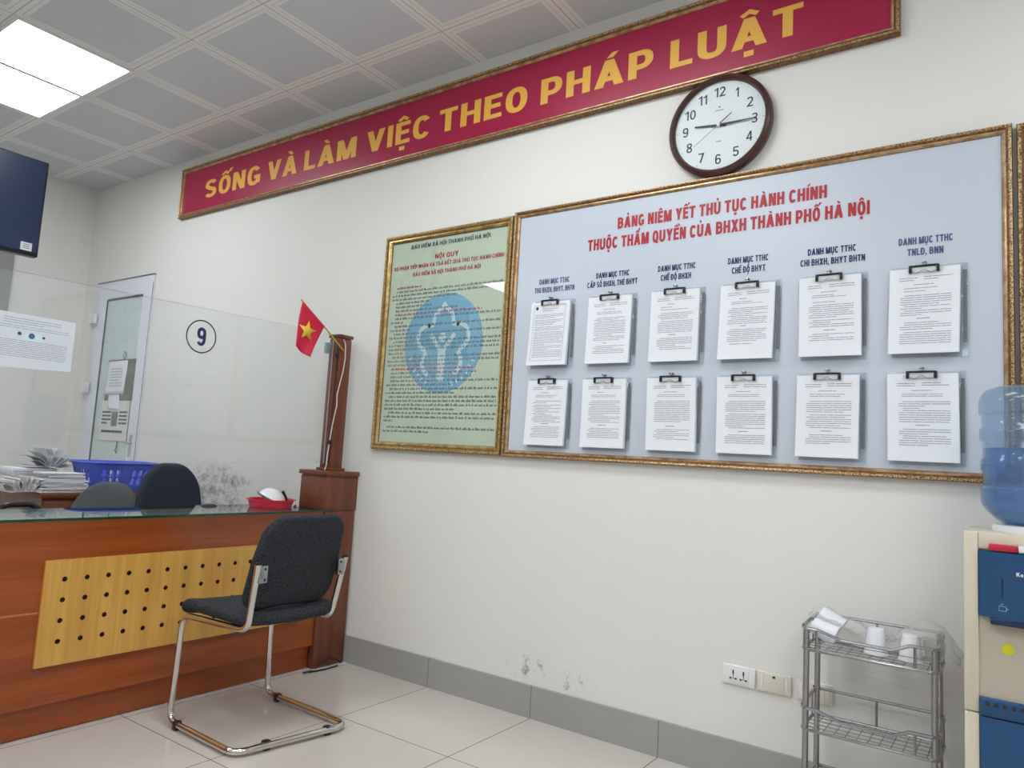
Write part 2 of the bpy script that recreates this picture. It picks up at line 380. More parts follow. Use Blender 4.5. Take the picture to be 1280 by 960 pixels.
    if c == 'S':
        a = _arc(w / 2, .745 - l * .4, w / 2 - h, .265 - l * .6, 28, 200, 14, 2.1); b = _arc(w / 2, .265 + l * .3, w / 2 - h, .275 - l * .7, 40, -152, 16, 2.1); return w, _str(a + [(w * .35, .55), (w * .62, .46)] + b, s * .95)
    if c == ',': return s * .9, _rc(0, 0, s * .9, s * .9) + _pa(s * .1, -.18, s * .45, 0, s * .4)
    if c == '1': w = .36; return w, _rc(w - s, 0, w, 1) + _str([(0, .74), (w - s * .6, .93)], s * .85)
    if c == '2': w = .56; return w, _str(_arc(w / 2, .72, w / 2 - h, .28 - l, 165, -28, 16) + [(w * .55, .36), (h * 1.1, l)], s * .95) + _rc(0, 0, w, t)
    if c == '3': w = .56; return w, _str(_arc(w / 2, .745, w / 2 - h, .255 - l, 150, -80, 14) + [(w * .38, .52)], s * .92) + _str([(w * .38, .52)] + _arc(w / 2, .275, w / 2 - h, .275 - l, 80, -158, 16), s * .92)
    if c == '4': w = .60; return w, _rc(w * .62, 0, w * .62 + s, 1) + _rc(0, .22, w, .22 + t) + _pa(0, .28, w * .60, 1, s)
    if c == '5': w = .56; return w, _rc(.07, 1 - t, w - .03, 1) + _str([(.12, 1 - l), (.09, .50)], s * .9) + _str([(.08, .50)] + _arc(w / 2, .32, w / 2 - h, .32 - l, 120, -158, 18), s * .93)
    if c in '69':
        w = .56; o = _str(_arc(w / 2, .315, w / 2 - h, .315 - l, 0, 360, 26)[:-1], s * .93, True) + _str([(h, .315), (h, .5)] + _arc(w / 2, .62, w / 2 - h, .39 - l, 172, 35, 14), s * .93)
        if c == '9': o = [[Vector((w - p.x, 1 - p.y)) for p in q] for q in o]
        return w, o
    if c == '7': w = .54; return w, _rc(0, 1 - t, w, 1) + _pa(w * .22, 0, w - g, 1 - l, g)
    if c == '8': w = .56; return w, _str(_arc(w / 2, .75, w / 2 - h - .02, .25 - l, 0, 360, 22)[:-1], s * .92, True) + _str(_arc(w / 2, .275, w / 2 - h, .275 - l, 0, 360, 24)[:-1], s * .92, True)
    if c == '0': w = .56; return w, _str(_arc(w / 2, .5, w / 2 - h, .5 - l, 0, 360, 30)[:-1], s * .95, True)
    if c == 'a': w = .5; return w, _str(_arc(w / 2, .33, w / 2 - h, .33 - l, 0, 360, 22)[:-1], s * .9, True) + _rc(w - s, 0, w, .66)
    return .28, []
def accent(c, w, s, circ):
    m = w / 2; q = s * .62
    if c == '\u0302': return _str([(m - .17, 1.08), (m, 1.21), (m + .17, 1.08)], q)
    if c == '\u0301': return _pa(m + .13, 1.16, m + .25, 1.36, q * 1.2) if circ else _pa(m - .08, 1.07, m + .06, 1.26, q * 1.3)
    if c == '\u0300' and circ: return _pa(m + .24, 1.12, m + .10, 1.33, q * 1.2)
    if c == '\u0300': return _pa(m - .02, 1.07, m - .16, 1.26, q * 1.3)
    if c == '\u0309': o = (.16, .12) if circ else (0, 0); return _str([(m - .07 + o[0], 1.22 + o[1])] + _arc(m + o[0], 1.21 + o[1], .07, .06, 150, -60, 8, 2) + [(m + o[0], 1.07 + o[1])], q * .75)
    if c == '\u0303': return _str([(m - .18, 1.09), (m - .09, 1.17), (m + .09, 1.10), (m + .18, 1.18)], q)
    if c == '\u0323': return _rc(m - s * .5, -.30, m + s * .5, -.30 + s * .9)
    return []
def put_text(mb, txt, x0, x1, base, cap, f, weight=.2, mi=0, th=.0009, gap=.11):
    """letters of txt stretched from x0 to x1 with cap height cap; f(u, v, d) maps to space (d = out of the surface)"""
    P = []; x = 0
    for ch in txt:
        if ch == ' ': x += .30; continue
        d = unicodedata.normalize('NFD', ch); w_, polys = glyph(d[0], weight); circ = '\u0302' in d
        for a in d[1:]: polys = polys + accent(a, w_, weight, circ)
        for q in polys: P.append([(x + p.x, p.y) for p in q])
        x += w_ + gap
    tot = x - gap; k = (x1 - x0) / tot
    for i, q in enumerate(P): mb.add([f(x0 + a * k, base + b * cap, th + (i % 40) * 1.5e-5) for a, b in q], [tuple(range(len(q)))], mi)
def on_wall(y): return lambda u, v, d: (u, y - d, v)
def fake_lines(mb, f, x0, x1, z_top, z_bot, step, mi=1, th=.0004, rnd=None, h=.32, indent=.0, wordy=(.018, .06), gap=.0025):
    rnd = rnd or random; z = z_top; newp = True
    while z > z_bot:
        end = x1 - (rnd.random() * (x1 - x0) * .6 if rnd.random() < .22 else 0)
        x = x0 + (indent if newp else 0); newp = end < x1 - .01
        while x < end - gap:
            wd = min(rnd.uniform(*wordy), end - x)
            mb.add([f(x, z, th), f(x + wd, z, th), f(x + wd, z + step * h, th), f(x, z + step * h, th)], [(0, 1, 2, 3)], mi); x += wd + gap
        z -= step * (1.5 if newp and rnd.random() < .3 else 1)

def moulding(mb, x0, x1, z0, z1, y, prof):
    """frame around x0..x1, z0..z1 (outer) on plane y; prof = list of (inset, out, material)"""
    def ring(i, d): return [(x0 + i, y - d, z0 + i), (x1 - i, y - d, z0 + i), (x1 - i, y - d, z1 - i), (x0 + i, y - d, z1 - i)]
    for k in range(len(prof) - 1):
        a, b = ring(prof[k][0], prof[k][1]), ring(prof[k + 1][0], prof[k + 1][1])
        mb.add(a + b, [(i, (i + 1) % 4, 4 + (i + 1) % 4, 4 + i) for i in range(4)], prof[k][2])
def prof_std(w, d):
    # outer side, beaded ridge, brown cove, bright inner lip
    return [(0, 0, 2), (0, d * .75, 2), (w * .08, d * .95, 0), (w * .22, d, 0), (w * .36, d * .9, 2), (w * .5, d * .72, 2), (w * .6, d * .78, 1), (w * .74, d * .8, 1), (w * .86, d * .66, 1), (w * .92, d * .5, 2), (w, d * .3, 2), (w, 0, 2)]

# ------------------------------------------------------------------ the room
XL, XR, YF, H = -6.434, 3.6, -6.6, 3.195
struct('floor', MB().box((XL - .1, YF - .1, -.1), (XR + .1, .1, 0)), 'floor_tiles', 'polished beige tiled floor')
struct('ceiling', MB().box((XL - .1, YF - .1, H), (XR + .1, .1, H + .1)), 'ceiling_tiles', 'grey perforated metal tile ceiling')
struct('wall_back', MB().box((XL - .1, 0, 0), (XR + .1, .1, H)), 'wall_paint_stained', 'long cream wall carrying the banner and boards')
struct('wall_left', MB().box((XL - .1, YF, 0), (XL, 0, H)), 'wall_paint', 'far cream end wall behind the counter')
struct('wall_right', MB().box((XR, YF, 0), (XR + .1, 0, H)), 'wall_paint', 'cream end wall outside the view on the right')
struct('wall_front', MB().box((XL - .1, YF - .1, 0), (XR + .1, YF, H)), 'wall_paint', 'cream wall behind the viewer')
struct('baseboard_back', MB().box((-5.33, -.012, 0), (XR, 0, .139)), 'baseboard_tiles', 'grey tile baseboard along the long wall')
struct('baseboard_left', MB().box((XL, YF, 0), (XL + .012, 0, .139)), 'baseboard_tiles', 'grey tile baseboard on the end wall')

# ------------------------------------------------------------------ ceiling lights
def ceiling_light(x0, x1, y0, y1, label):
    t = thing('ceiling_light', label, 'ceiling light', ((x0 + x1) / 2, (y0 + y1) / 2, H - .012), 0, 'square ceiling light panels')
    mb = MB(); e = .015; z0, z1 = H - .012, H - .0005
    mb.box((x0, y0, z0), (x1, y0 + e, z1)); mb.box((x0, y1 - e, z0), (x1, y1, z1)); mb.box((x0, y0 + e, z0), (x0 + e, y1 - e, z1)); mb.box((x1 - e, y0 + e, z0), (x1, y1 - e, z1))
    mb.build('frame', 'white_plastic', t)
    MB().box((x0 + e, y0 + e, H - .008), (x1 - e, y1 - e, H - .003)).build('diffuser', 'lamp_diffuser', t)
for gx, gy in ((-5.29, -1.495), (-2.29, -1.495), (.71, -1.495), (-5.29, -4.495), (-2.29, -4.495), (.71, -4.495), (-2.29, -2.995), (.71, -2.995)):  # pairs at the end of the list are unseen panels added as fill
        for s in (0, 1):
            if gx == -5.29 and gy == -1.495: lb = 'glowing square ceiling panel of the lit pair, %s' % ('the half farther from the red banner' if s == 0 else 'the half nearer the red banner')
            else: lb = 'lit square ceiling panel out of view, among grid panels and added fill panels'
            x = gx + s * .595
            ceiling_light(x, x + .593, gy, gy + .59, lb)

# ------------------------------------------------------------------ door in the long wall beside the corner
d = MB(); y = -.03
for a, b in (((-6.19, 2.215), (-5.335, 2.352)), ((-6.19, 0), (-6.012, 2.215)), ((-5.468, 0), (-5.335, 2.215)), ((-6.012, 0), (-5.468, .75))):
    d.rbox((a[0], -.045, a[1]), (b[0], 0, b[1]), .006)
door = struct('door_1', d.flat(), 'door_white', 'white framed glazed door beside the corner')
MB().box((-6.012, -.022, .75), (-5.468, -.005, 2.215)).flat().build('door_pane', 'door_frosted', door)
m = MB(); m.box((-6.016, -.047, .75), (-6.008, -.022, 2.2)); m.box((-6.012, -.047, 2.2), (-5.47, -.022, 2.208)); m.box((-5.337, -.0465, 0), (-5.3335, -.042, 2.30)); m.flat().build('door_seal', 'seal_dark', door)
m = MB(); m.box((-6.2, -.052, 2.352), (-5.33, 0, 2.362)); m.flat().build('door_head', 'grey_steel', door)
for hz in (2.06, 1.5):
    m = MB(); m.lathe([(.012, hz - .05), (.014, hz - .045), (.014, hz + .045), (.012, hz + .05)], (-6.2, -.055, 0), 12); m.rbox((-6.215, -.085, hz - .04), (-6.12, -.044, hz + .04), .004); m.flat(.6).build('door_hinge', 'hinge_white', door)
m = MB(); m.rbox((-5.43, -.05, .98), (-5.39, -.046, 1.14), .004); m.tube(fillet([(-5.41, -.046, 1.08), (-5.41, -.09, 1.08), (-5.52, -.09, 1.08)], .015), .008); m.flat().build('door_handle', 'steel', door)

# calendar and notes hung on the door pane
cal = thing('wall_calendar', 'printed calendar poster hanging on the glazed door', 'calendar', (-5.69, -.03, 1.09))
m = MB(); f = on_wall(-.0475); m.box((-5.905, -.0475, 1.09), (-5.478, -.0465 + .002, 1.40), 0); m.box((-5.875, -.048, 1.395), (-5.455, -.045, 1.715), 1)
fake_lines(m, on_wall(-.0478), -5.88, -5.74, 1.30, 1.19, .028, 2, .0006, random.Random(3), .5); fake_lines(m, on_wall(-.0478), -5.62, -5.50, 1.30, 1.19, .028, 2, .0006, random.Random(4), .5)
m.box((-5.73, -.049, 1.20), (-5.64, -.0475, 1.31), 1); fake_lines(m, on_wall(-.0478), -5.87, -5.55, 1.15, 1.12, .03, 2, .0006, random.Random(5), .6)
m.flat().build('calendar_sheet', ['calendar_sheet', 'calendar_photo', 'ink_dark'], cal)
m = MB(); m.tube([(-5.63, -.05, 1.715), (-5.66, -.05, 1.745), (-5.64, -.05, 1.775), (-5.61, -.05, 1.745), (-5.63, -.05, 1.715)], .004, 6); m.flat().build('hook', 'black_plastic', cal)
m = MB(); m.tube([(-5.60, -.052, 1.09), (-5.605, -.052, 1.04), (-5.62, -.052, 1.02), (-5.6, -.052, 1.0)], .006, 6); m.flat().build('string', 'cable_black', cal)
m = MB(); rn = random.Random(11)
def note(x0, x1, z0, z1, tilt, nm, label):
    m = MB(); n = 8; vs = []; fs = []
    for j in range(n + 1):
        for i in range(n + 1):
            u, v = i / n, j / n; x = x0 + (x1 - x0) * u + tilt * (1 - v); z = z0 + (z1 - z0) * v - tilt * .3 * u
            vs.append((x, -.055 - .012 * math.sin(PI * u) * (1 - v) - .004 * math.sin(5 * v + 2 * u), z))
    for j in range(n):
        for i in range(n): k = j * (n + 1) + i; fs.append((k, k + 1, k + n + 2, k + n + 1))
    m.add(vs, fs, 0, True)
    fake_lines(m, lambda a, b, dd: (a, -.0705 - dd, b), x0 + .06, x1 - .06, z1 - .06, z0 + .05, .022, 1, .0005, random.Random(int(x0 * -100)), .18)
    o = m.flat().build(nm, ['paper', 'ink']); s = o.modifiers.new('thick', 'SOLIDIFY'); s.thickness = .0012
    tag(o, label, 'note')
note(-5.87, -5.57, 1.44, 1.70, -.02, 'note_sheet', 'larger white handwritten note clipped over the door calendar')
note(-5.82, -5.65, 1.33, 1.45, .02, 'note_sheet', 'small white slip of paper below the larger note on the door')

# ------------------------------------------------------------------ red banner
bn = thing('banner', 'long red framed banner with yellow slogan lettering under the ceiling', 'banner', (-2.70, -.015, 2.7376))
bx0, bx1, bz0, bz1 = -5.0638, -.3444, 2.7376, 3.1126
m = MB(); moulding(m, bx0, bx1, bz0, bz1, 0, prof_std(.034, .036)); m.build('frame', ['gilt_bead', 'gilt_smooth', 'gilt_brown'], bn)
MB().box((bx0 + .03, -.016, bz0 + .03), (bx1 - .03, -.001, bz1 - .03)).build('panel', 'banner_red', bn)
for wd, a, b in (('SỐNG', -4.762, -4.122), ('VÀ', -4.046, -3.745), ('LÀM', -3.674, -3.203), ('VIỆC', -3.116, -2.619), ('THEO', -2.557, -1.983), ('PHÁP', -1.904, -1.312), ('LUẬT', -1.234, -.682)):
    m = MB(); put_text(m, wd, a, b, 2.848, .128, on_wall(-.016), .205); m.build('lettering', 'letter_yellow', bn)

# ------------------------------------------------------------------ framed rules poster
po = thing('rules_poster', 'pale green framed rules poster with blue round emblem', 'poster', (-2.45, -.015, 1.1375))
px0, px1, pz0, pz1 = -2.8801, -2.0165, 1.1375, 2.307
m = MB(); moulding(m, px0, px1, pz0, pz1, 0, prof_std(.043, .032)); m.build('frame', ['gold_bead', 'gold_smooth', 'gold_brown'], po)
m = MB(); Y = -.010; m.box((px0 + .035, Y, pz0 + .035), (px1 - .035, -.001, pz1 - .035), 0)
f = on_wall(Y)
def disc(m, cx, cz, r, d, mi, n=48, f=f): m.add([f(cx + r * math.cos(2 * PI * k / n), cz + r * math.sin(2 * PI * k / n), d) for k in range(n)], [list(range(n))], mi)
def stroke(m, pts, wd, d, mi, f=f, closed=False):
    P = [Vector(p) for p in pts]; n = len(P); L = []; Rr = []
    for i in range(n):
        a = P[(i - 1) % n] if closed or i else P[i]; b = P[(i + 1) % n] if closed or i < n - 1 else P[i]
        t = (b - a).normalized(); nn = Vector((-t.y, t.x)); L.append(P[i] + nn * wd / 2); Rr.append(P[i] - nn * wd / 2)
    m.add([f(p.x, p.y, d) for p in L + Rr], [(i, (i + 1) % n, n + (i + 1) % n, n + i) for i in range(n if closed else n - 1)], mi)
ex, ez, er = -2.435, 1.70, .262
disc(m, ex, ez, er, .0006, 1)
def arc(cx, cz, r, a0, a1, n=14): return [(cx + r * math.cos(math.radians(a0 + (a1 - a0) * k / n)), cz + r * math.sin(math.radians(a0 + (a1 - a0) * k / n))) for k in range(n + 1)]
# white petal outline, a figure with raised arms
stroke(m, arc(ex, ez + .115, .065, -15, 70) + [(ex, ez + .205)] + arc(ex, ez + .115, .065, 110, 195), .024, .0010, 2)
stroke(m, arc(ex - .105, ez + .03, .065, 75, 265), .024, .0010, 2); stroke(m, arc(ex + .105, ez + .03, .065, 105, -85), .024, .0010, 2)
stroke(m, [(ex - .105, ez + .093), (ex - .062, ez + .098)], .024, .001, 2); stroke(m, [(ex + .105, ez + .093), (ex + .062, ez + .098)], .024, .001, 2)
stroke(m, arc(ex - .06, ez - .10, .07, 130, 250), .024, .0010, 2); stroke(m, arc(ex + .06, ez - .10, .07, 50, -70), .024, .0010, 2)
stroke(m, [(ex, ez - .20), (ex, ez - .02)], .05, .0011, 2); disc(m, ex, ez + .028, .026, .0011, 2, 20)
stroke(m, [(ex - .08, ez + .045), (ex - .02, ez - .03), (ex, ez - .05), (ex + .02, ez - .03), (ex + .08, ez + .045)], .024, .0012, 2)
for a in list(range(200, 250, 9)) + list(range(290, 342, 9)):
    ca, sa = math.cos(math.radians(a)), math.sin(math.radians(a)); stroke(m, [(ex + .215 * ca, ez + .215 * sa), (ex + .24 * ca, ez + .24 * sa)], .011, .0011, 2)
put_text(m, 'BẢO HIỂM XÃ HỘI THÀNH PHỐ HÀ NỘI', -2.70, -2.165, 2.223, .022, f, .19, 3, .0012)
put_text(m, 'NỘI QUY', -2.525, -2.365, 2.152, .026, f, .2, 4, .0012)
put_text(m, 'BỘ PHẬN TIẾP NHẬN VÀ TRẢ KẾT QUẢ THỦ TỤC HÀNH CHÍNH', -2.818, -2.072, 2.113, .021, f, .2, 4, .0012)
put_text(m, 'BẢO HIỂM XÃ HỘI THÀNH PHỐ HÀ NỘI', -2.675, -2.215, 2.070, .021, f, .2, 4, .0012)
rn = random.Random(21)
def para(zt, n, x0=-2.815, x1=-2.07, ind=.03, last=.5, mi=5):
    z = zt
    for k in range(n):
        a = x0 + (ind if k == 0 else 0); b = x1 if k < n - 1 else x0 + (x1 - x0) * last
        x = a
        while x < b:
            for q in range(rn.randint(2, 6)):
                hh = .0085 if rn.random() < .6 else .0125; m.add([f(x, z, .0013), f(x + .0042, z, .0013), f(x + .0042, z + hh, .0013), f(x, z + hh, .0013)], [(0, 1, 2, 3)], mi); x += .0062
                if x > b: break
            x += .006
        z -= .0212
    return z
z = 2.008; z = para(z, 1, last=.28, mi=4)
z = para(z, 3, last=.62); z = para(z, 1, last=.36); z = para(z, 1, last=.38); z = para(z, 1, last=.62)
z = para(z, 1, last=.84, mi=4)
z = para(z, 2, last=.12); z = para(z, 2, last=.2); z = para(z, 2, last=.55); z = para(z, 4, last=.14); z = para(z, 3, last=.65)
z = para(z, 1, last=.80, mi=4); z = para(z, 1, last=.82); z = para(z, 1, last=.78); z = para(z, 2, last=.62); z = para(z, 2, last=.64)
z = para(z, 4, last=.65); z = para(z, 3, last=.09); z -= .012; z = para(z, 2, last=.44)
m.build('poster_sheet', ['poster_green', 'poster_blue', 'poster_white', 'ink_dark', 'poster_pink', 'poster_ink'], po)
MB().box((px0 + .04, -.0155, pz0 + .04), (px1 - .04, -.0135, pz1 - .04)).build('glass', 'frame_glass', po)

# ------------------------------------------------------------------ procedures board
bd = thing('notice_board', 'large pale grey framed board of procedures with red title', 'notice board', (-1.01, -.015, 1.1355))
qx0, qx1, qz0, qz1 = -2.0124, -.0147, 1.1355, 2.3214
m = MB(); moulding(m, qx0, qx1, qz0, qz1, 0, prof_std(.033, .03)); m.build('frame', ['gilt_bead', 'gilt_smooth', 'gilt_brown'], bd)
MB().box((qx0 + .028, -.012, qz0 + .028), (qx1 - .028, -.001, qz1 - .028)).build('panel', 'board_sheet', bd)
f = on_wall(-.012); m = MB()
put_text(m, 'BẢNG NIÊM YẾT THỦ TỤC HÀNH CHÍNH', -1.456, -.587, 2.165, .051, f, .235, gap=.09); m.build('title', 'title_red', bd); m = MB()
put_text(m, 'THUỘC THẨM QUYỀN CỦA BHXH THÀNH PHỐ HÀ NỘI', -1.602, -.441, 2.080, .052, f, .235, gap=.09)
m.build('title', 'title_red', bd)
HEAD = [('THU BHXH, BHYT, BHTN', -1.855, -1.69, -1.879, -1.662), ('CẤP SỔ BHXH, THẺ BHYT', -1.552, -1.388, -1.595, -1.349), ('CHẾ ĐỘ BHXH', -1.256, -1.089, -1.242, -1.108),
        ('CHẾ ĐỘ BHYT', -.956, -.797, -.939, -.808), ('CHI BHXH, BHYT BHTN', -.652, -.485, -.678, -.455), ('TNLĐ, BNN', -.348, -.184, -.321, -.212)]
for i, (s, a, b, c, e) in enumerate(HEAD):
    m = MB(); put_text(m, 'DANH MỤC TTHC', a, b, 1.949, .025, f, .225, gap=.09); put_text(m, s, c, e, 1.909, .025, f, .225, gap=.09)
    o = m.build('column_heading', 'heading_faded' if i in (0, 5) else 'heading_navy', bd)
# clipboards: acrylic backing, paper stack, butterfly clip
PX = [-1.776, -1.470, -1.168, -.872, -.572, -.268]
PX2 = [-1.772, -1.481, -1.172, -.876, -.574, -.276]
def clipboard(cx, z0, seed, label, bordered=False, dz=.30):
    rn = random.Random(seed); t = thing('clipboard', label, 'clipboard', (cx, -.03, z0), 0, 'clipboards on the procedures board')
    ox = .011; top = z0 + dz - .006
    m = MB(); m.rbox((cx - .11 + ox, -.0195, z0 - .012), (cx + .115 + ox, -.0165, z0 + .305), .004)
    m.box((cx + .106 + ox * .6, -.0205, z0 + .035), (cx + .112 + ox, -.0195, z0 + .28), 1)
    m.build('backing_board', ['acrylic', 'dish_grey'], t)
    m = MB(); th = rn.uniform(.006, .014); lift = rn.uniform(.004, .016); n = 8; yb = -.0197
    sk = rn.uniform(-.006, .006)
    def pf(u, v, d):   # sheet surface: pinned at the top, bottom swings off the board
        k = 1 - (v - z0) / .297
        return (u + sk * k, yb - th - d - lift * k * k, v)
    vs = []; fs = []
    for j in range(n + 1):
        v = z0 + .297 * j / n
        vs += [pf(cx - .105, v, 0), pf(cx + .105, v, 0)]
    o = len(vs)
    for j in range(n + 1):
        v = z0 + .297 * j / n; k = 1 - j / n
        vs += [(cx - .105 + sk * k, yb - lift * k * k * .7, v), (cx + .105 + sk * k + .002, yb - lift * k * k * .7, v)]
    for j in range(n):
        a = 2 * j; fs += [(a, a + 1, a + 3, a + 2), (o + a, o + a + 2, o + a + 3, o + a + 1), (a, a + 2, o + a + 2, o + a), (a + 1, o + a + 1, o + a + 3, a + 3)]
    e = 2 * n; fs += [(0, o, o + 1, 1), (e, e + 1, o + e + 1, o + e)]
    m.add(vs, fs, 0)
    kw = dict(mi=1, th=.0006, rnd=rn)
    if bordered:
        for (a, b, c, e2) in ((-.085, .085, .28, .2815), (-.085, .085, .02, .0215), (-.085, -.0835, .02, .28), (.0835, .085, .02, .28)):
            m.add([pf(cx + a, z0 + c, .0006), pf(cx + b, z0 + c, .0006), pf(cx + b, z0 + e2, .0006), pf(cx + a, z0 + e2, .0006)], [(0, 1, 2, 3)], 1)
        disc(m, cx - .07, z0 + .268, .008, .0008, 2, 16, pf); fake_lines(m, pf, cx - .04, cx + .04, z0 + .262, z0 + .245, .009, **kw)
        fake_lines(m, pf, cx - .078, cx + .078, z0 + .235, z0 + .03, .0072, **kw)
    else:
        fake_lines(m, pf, cx - .075, cx - .02, z0 + .262, z0 + .252, .008, **kw); fake_lines(m, pf, cx + .0, cx + .085, z0 + .264, z0 + .252, .008, **kw)
        fake_lines(m, pf, cx - .03, cx + .03, z0 + .238, z0 + .234, .008, **kw); fake_lines(m, pf, cx - .06, cx + .06, z0 + .226, z0 + .214, .007, **kw)
        cut = z0 + rn.uniform(.09, .14)
        fake_lines(m, pf, cx - .07, cx + .082, z0 + .2, cut, .0076, indent=.012, **kw); fake_lines(m, pf, cx - .02, cx + .02, cut - .008, cut - .012, .01, **kw)
        fake_lines(m, pf, cx - .07, cx + .082, cut - .022, z0 + rn.uniform(.03, .055), .0076, indent=.012, **kw)
    m.build('paper_stack', ['paper', 'ink', 'ink_dark'], t)
    yc = yb - th - .002; zt = z0 + .302
    m = MB(); m.rbox((cx - .042, yc - .010, zt - .0015), (cx + .042, yb + .002, zt + .003), .001, 0)
    for s in (-1, 1): m.rbox((cx + s * .0415 - .0048, yc - .010, zt - .0225), (cx + s * .0415 + .0048, yc + .002, zt + .003), .002, 0)
    m.rbox((cx - .037, yc - .004, zt - .020), (cx + .037, yc - .001, zt - .003), .001, 1)
    c = m.build('clip', ['clip_black', 'clip_plate'], t)
    m = MB(); m.tube([(cx - .042 + .084 * k / 24, yc - .009, zt - .024 + .006 * math.sin(PI * k / 24) + .0045 * math.cos(2 * PI * 2 * k / 24)) for k in range(25)], .0011, 6)
    m.build('clip_wire', 'grey_steel', c)
    m = MB(); m.rbox((cx - .008, yc - .006, zt + .011), (cx + .008, yb + .004, zt + .017), .002); m.rbox((cx - .004, yc - .003, zt + .002), (cx + .004, yb + .004, zt + .012), .001); m.build('clip_knob', 'grey_steel', c)
for i in range(6):
    hd = HEAD[i][0]
    clipboard(PX[i], 1.562, 40 + i, 'clipboard of printed sheets in the upper row under %s' % hd, i == 0)
    clipboard(PX2[i], 1.196, 60 + i, 'clipboard of printed sheets in the lower row of column %s' % hd)

# framed picture cut by the right edge
pf_ = thing('framed_picture', 'gilt framed picture with olive mat to the right of the board', 'framed picture', (.49, -.015, 1.14))
m = MB(); moulding(m, -.004, .99, 1.14, 2.314, 0, prof_std(.036, .034)); m.build('frame', ['gilt_bead', 'gilt_brown', 'gilt_brown'], pf_)
m = MB(); m.box((.03, -.010, 1.17), (.96, -.001, 2.28), 0); m.box((.075, -.0115, 1.215), (.915, -.01, 2.235), 1); m.build('mat', ['mat_olive', 'mat_cream'], pf_)

# ------------------------------------------------------------------ clock
ck = thing('wall_clock', 'round brown rimmed wall clock showing quarter past nine', 'clock', (-1.003, -.02, 2.32))
cc = (-1.003, 0, 2.535); R = .2155
m = MB(); m.lathe([(R - .027, -.03), (R - .025, -.044), (R - .020, -.050), (R - .014, -.049), (R - .011, -.046), (R - .006, -.043), (R, -.034), (R, -.012), (R - .004, -.002), (R - .027, -.002)], cc, 64, 'y', closed=True); m.build('rim', 'clock_brown', ck)
m = MB(); m.lathe([(0, -.028), (R - .022, -.028), (R - .022, -.004), (0, -.004)], cc, 64, 'y'); m.build('dial', 'clock_face', ck)
f = on_wall(-.028)
for k in range(1, 13):
    a = PI / 2 - k * PI / 6; cx, cz = cc[0] + .144 * math.cos(a), cc[2] + .144 * math.sin(a); wd = {1: .013, 10: .047, 11: .036, 12: .046}.get(k, .025)
    m = MB(); put_text(m, str(k), cx - wd / 2, cx + wd / 2, cz - .0205, .041, f, .15, 0, .0006, .12); m.build('numeral', 'numeral_black', ck)
for k in range(12):
    a = k * PI / 6; ca, sa = math.cos(a), math.sin(a); m = MB(); stroke(m, [(cc[0] + .176 * ca, cc[2] + .176 * sa), (cc[0] + .184 * ca, cc[2] + .184 * sa)], .002, .0006, 0, f); m.build('hour_mark', 'hair_grey', ck)
for (zz, wd) in ((.064, .036), (-.07, .024)): MB().box((cc[0] - wd / 2, -.0286, cc[2] + zz), (cc[0] + wd / 2, -.028, cc[2] + zz + .004), 0).build('dial_mark', 'hair_grey', ck)
m = MB(); disc(m, cc[0], cc[2] + .080, .005, .0006, 0, 12, f); m.build('dial_mark', 'hair_grey', ck)
def hand(nm, deg, L, tail, wd, y, mat, taper=.5):
    a = math.radians(90 - deg); u = Vector((math.cos(a), 0, math.sin(a))); v = Vector((-math.sin(a), 0, math.cos(a))); c = Vector((cc[0], y, cc[2]))
    m = MB(); m.prism([c - u * tail - v * wd * .5, c + u * L - v * wd * .5 * taper, c + u * L + v * wd * .5 * taper, c - u * tail + v * wd * .5], (0, -.002, 0)); return m.build(nm, mat, ck)
hand('hour_hand', 277, .103, .03, .011, -.031, 'numeral_black'); hand('minute_hand', 91, .150, .03, .010, -.034, 'numeral_black', .35); s = hand('second_hand', 234, .128, .0, .0022, -.037, 'hair_grey')
hand('second_hand_tail', 54, .068, .0, .004, -.0375, 'numeral_black', .8)
m = MB(); m.lathe([(0, -.041), (.006, -.041), (.007, -.038), (.007, -.028), (0, -.028)], cc, 16, 'y'); m.build('hub', 'white_plastic', ck)
m = MB(); m.lathe([(0, -.0425), (R - .024, -.0425), (R - .024, -.0405), (0, -.0405)], cc, 48, 'y'); m.build('glass', 'clock_glass', ck)

# ------------------------------------------------------------------ wall sockets
def plate(x0, x1, label, kind):
    t = thing('wall_socket' if kind == 'w' else 'switch_plate', label, 'socket' if kind == 'w' else 'switch', ((x0 + x1) / 2, -.006, .338))
    z0, z1 = .338, .409; m = MB(); mt = 'white_plastic' if kind == 'w' else 'cream_plastic'
    m.rbox((x0, -.011, z0), (x1, 0, z1), .004, 0, 3); m.build('cover', mt, t)
    cx, cz = (x0 + x1) / 2, (z0 + z1) / 2; m = MB()
    if kind == 'w':
        m.rbox((cx - .037, -.0135, cz - .025), (cx + .037, -.010, cz + .025), .001, 0)
        for q in (-.019, .019):
            m.rbox((cx + q - .003, -.0142, cz + .004), (cx + q + .003, -.013, cz + .019), .001, 1); m.rbox((cx + q - .0012, -.0142, cz - .014), (cx + q + .0012, -.013, cz + .004), .0005, 1)
            for e in (-1, 1): m.rbox((cx + q + e * .0095 - .0045, -.0142, cz - .0145), (cx + q + e * .0095 + .0045, -.013, cz - .0085), .001, 1)
        m.build('outlet', ['white_plastic', 'numeral_black'], t)
    else:
        m.rbox((cx - .036, -.013, cz - .029), (cx + .036, -.010, cz + .029), .001, 0); m.rbox((cx - .005, -.0138, cz + .018), (cx + .005, -.0125, cz + .026), .0008, 1)
        m.rbox((cx - .006, -.0134, cz - .002), (cx + .006, -.0125, cz + .0), .0004, 0); m.build('insert', ['cream_plastic', 'numeral_black'], t)
        for e in (-1, 1): MB().rbox((cx + e * .044 - .005, -.0135, cz - .026), (cx + e * .044 + .005, -.0105, cz + .026), .0015).build('side_slot', 'white_plastic', t)
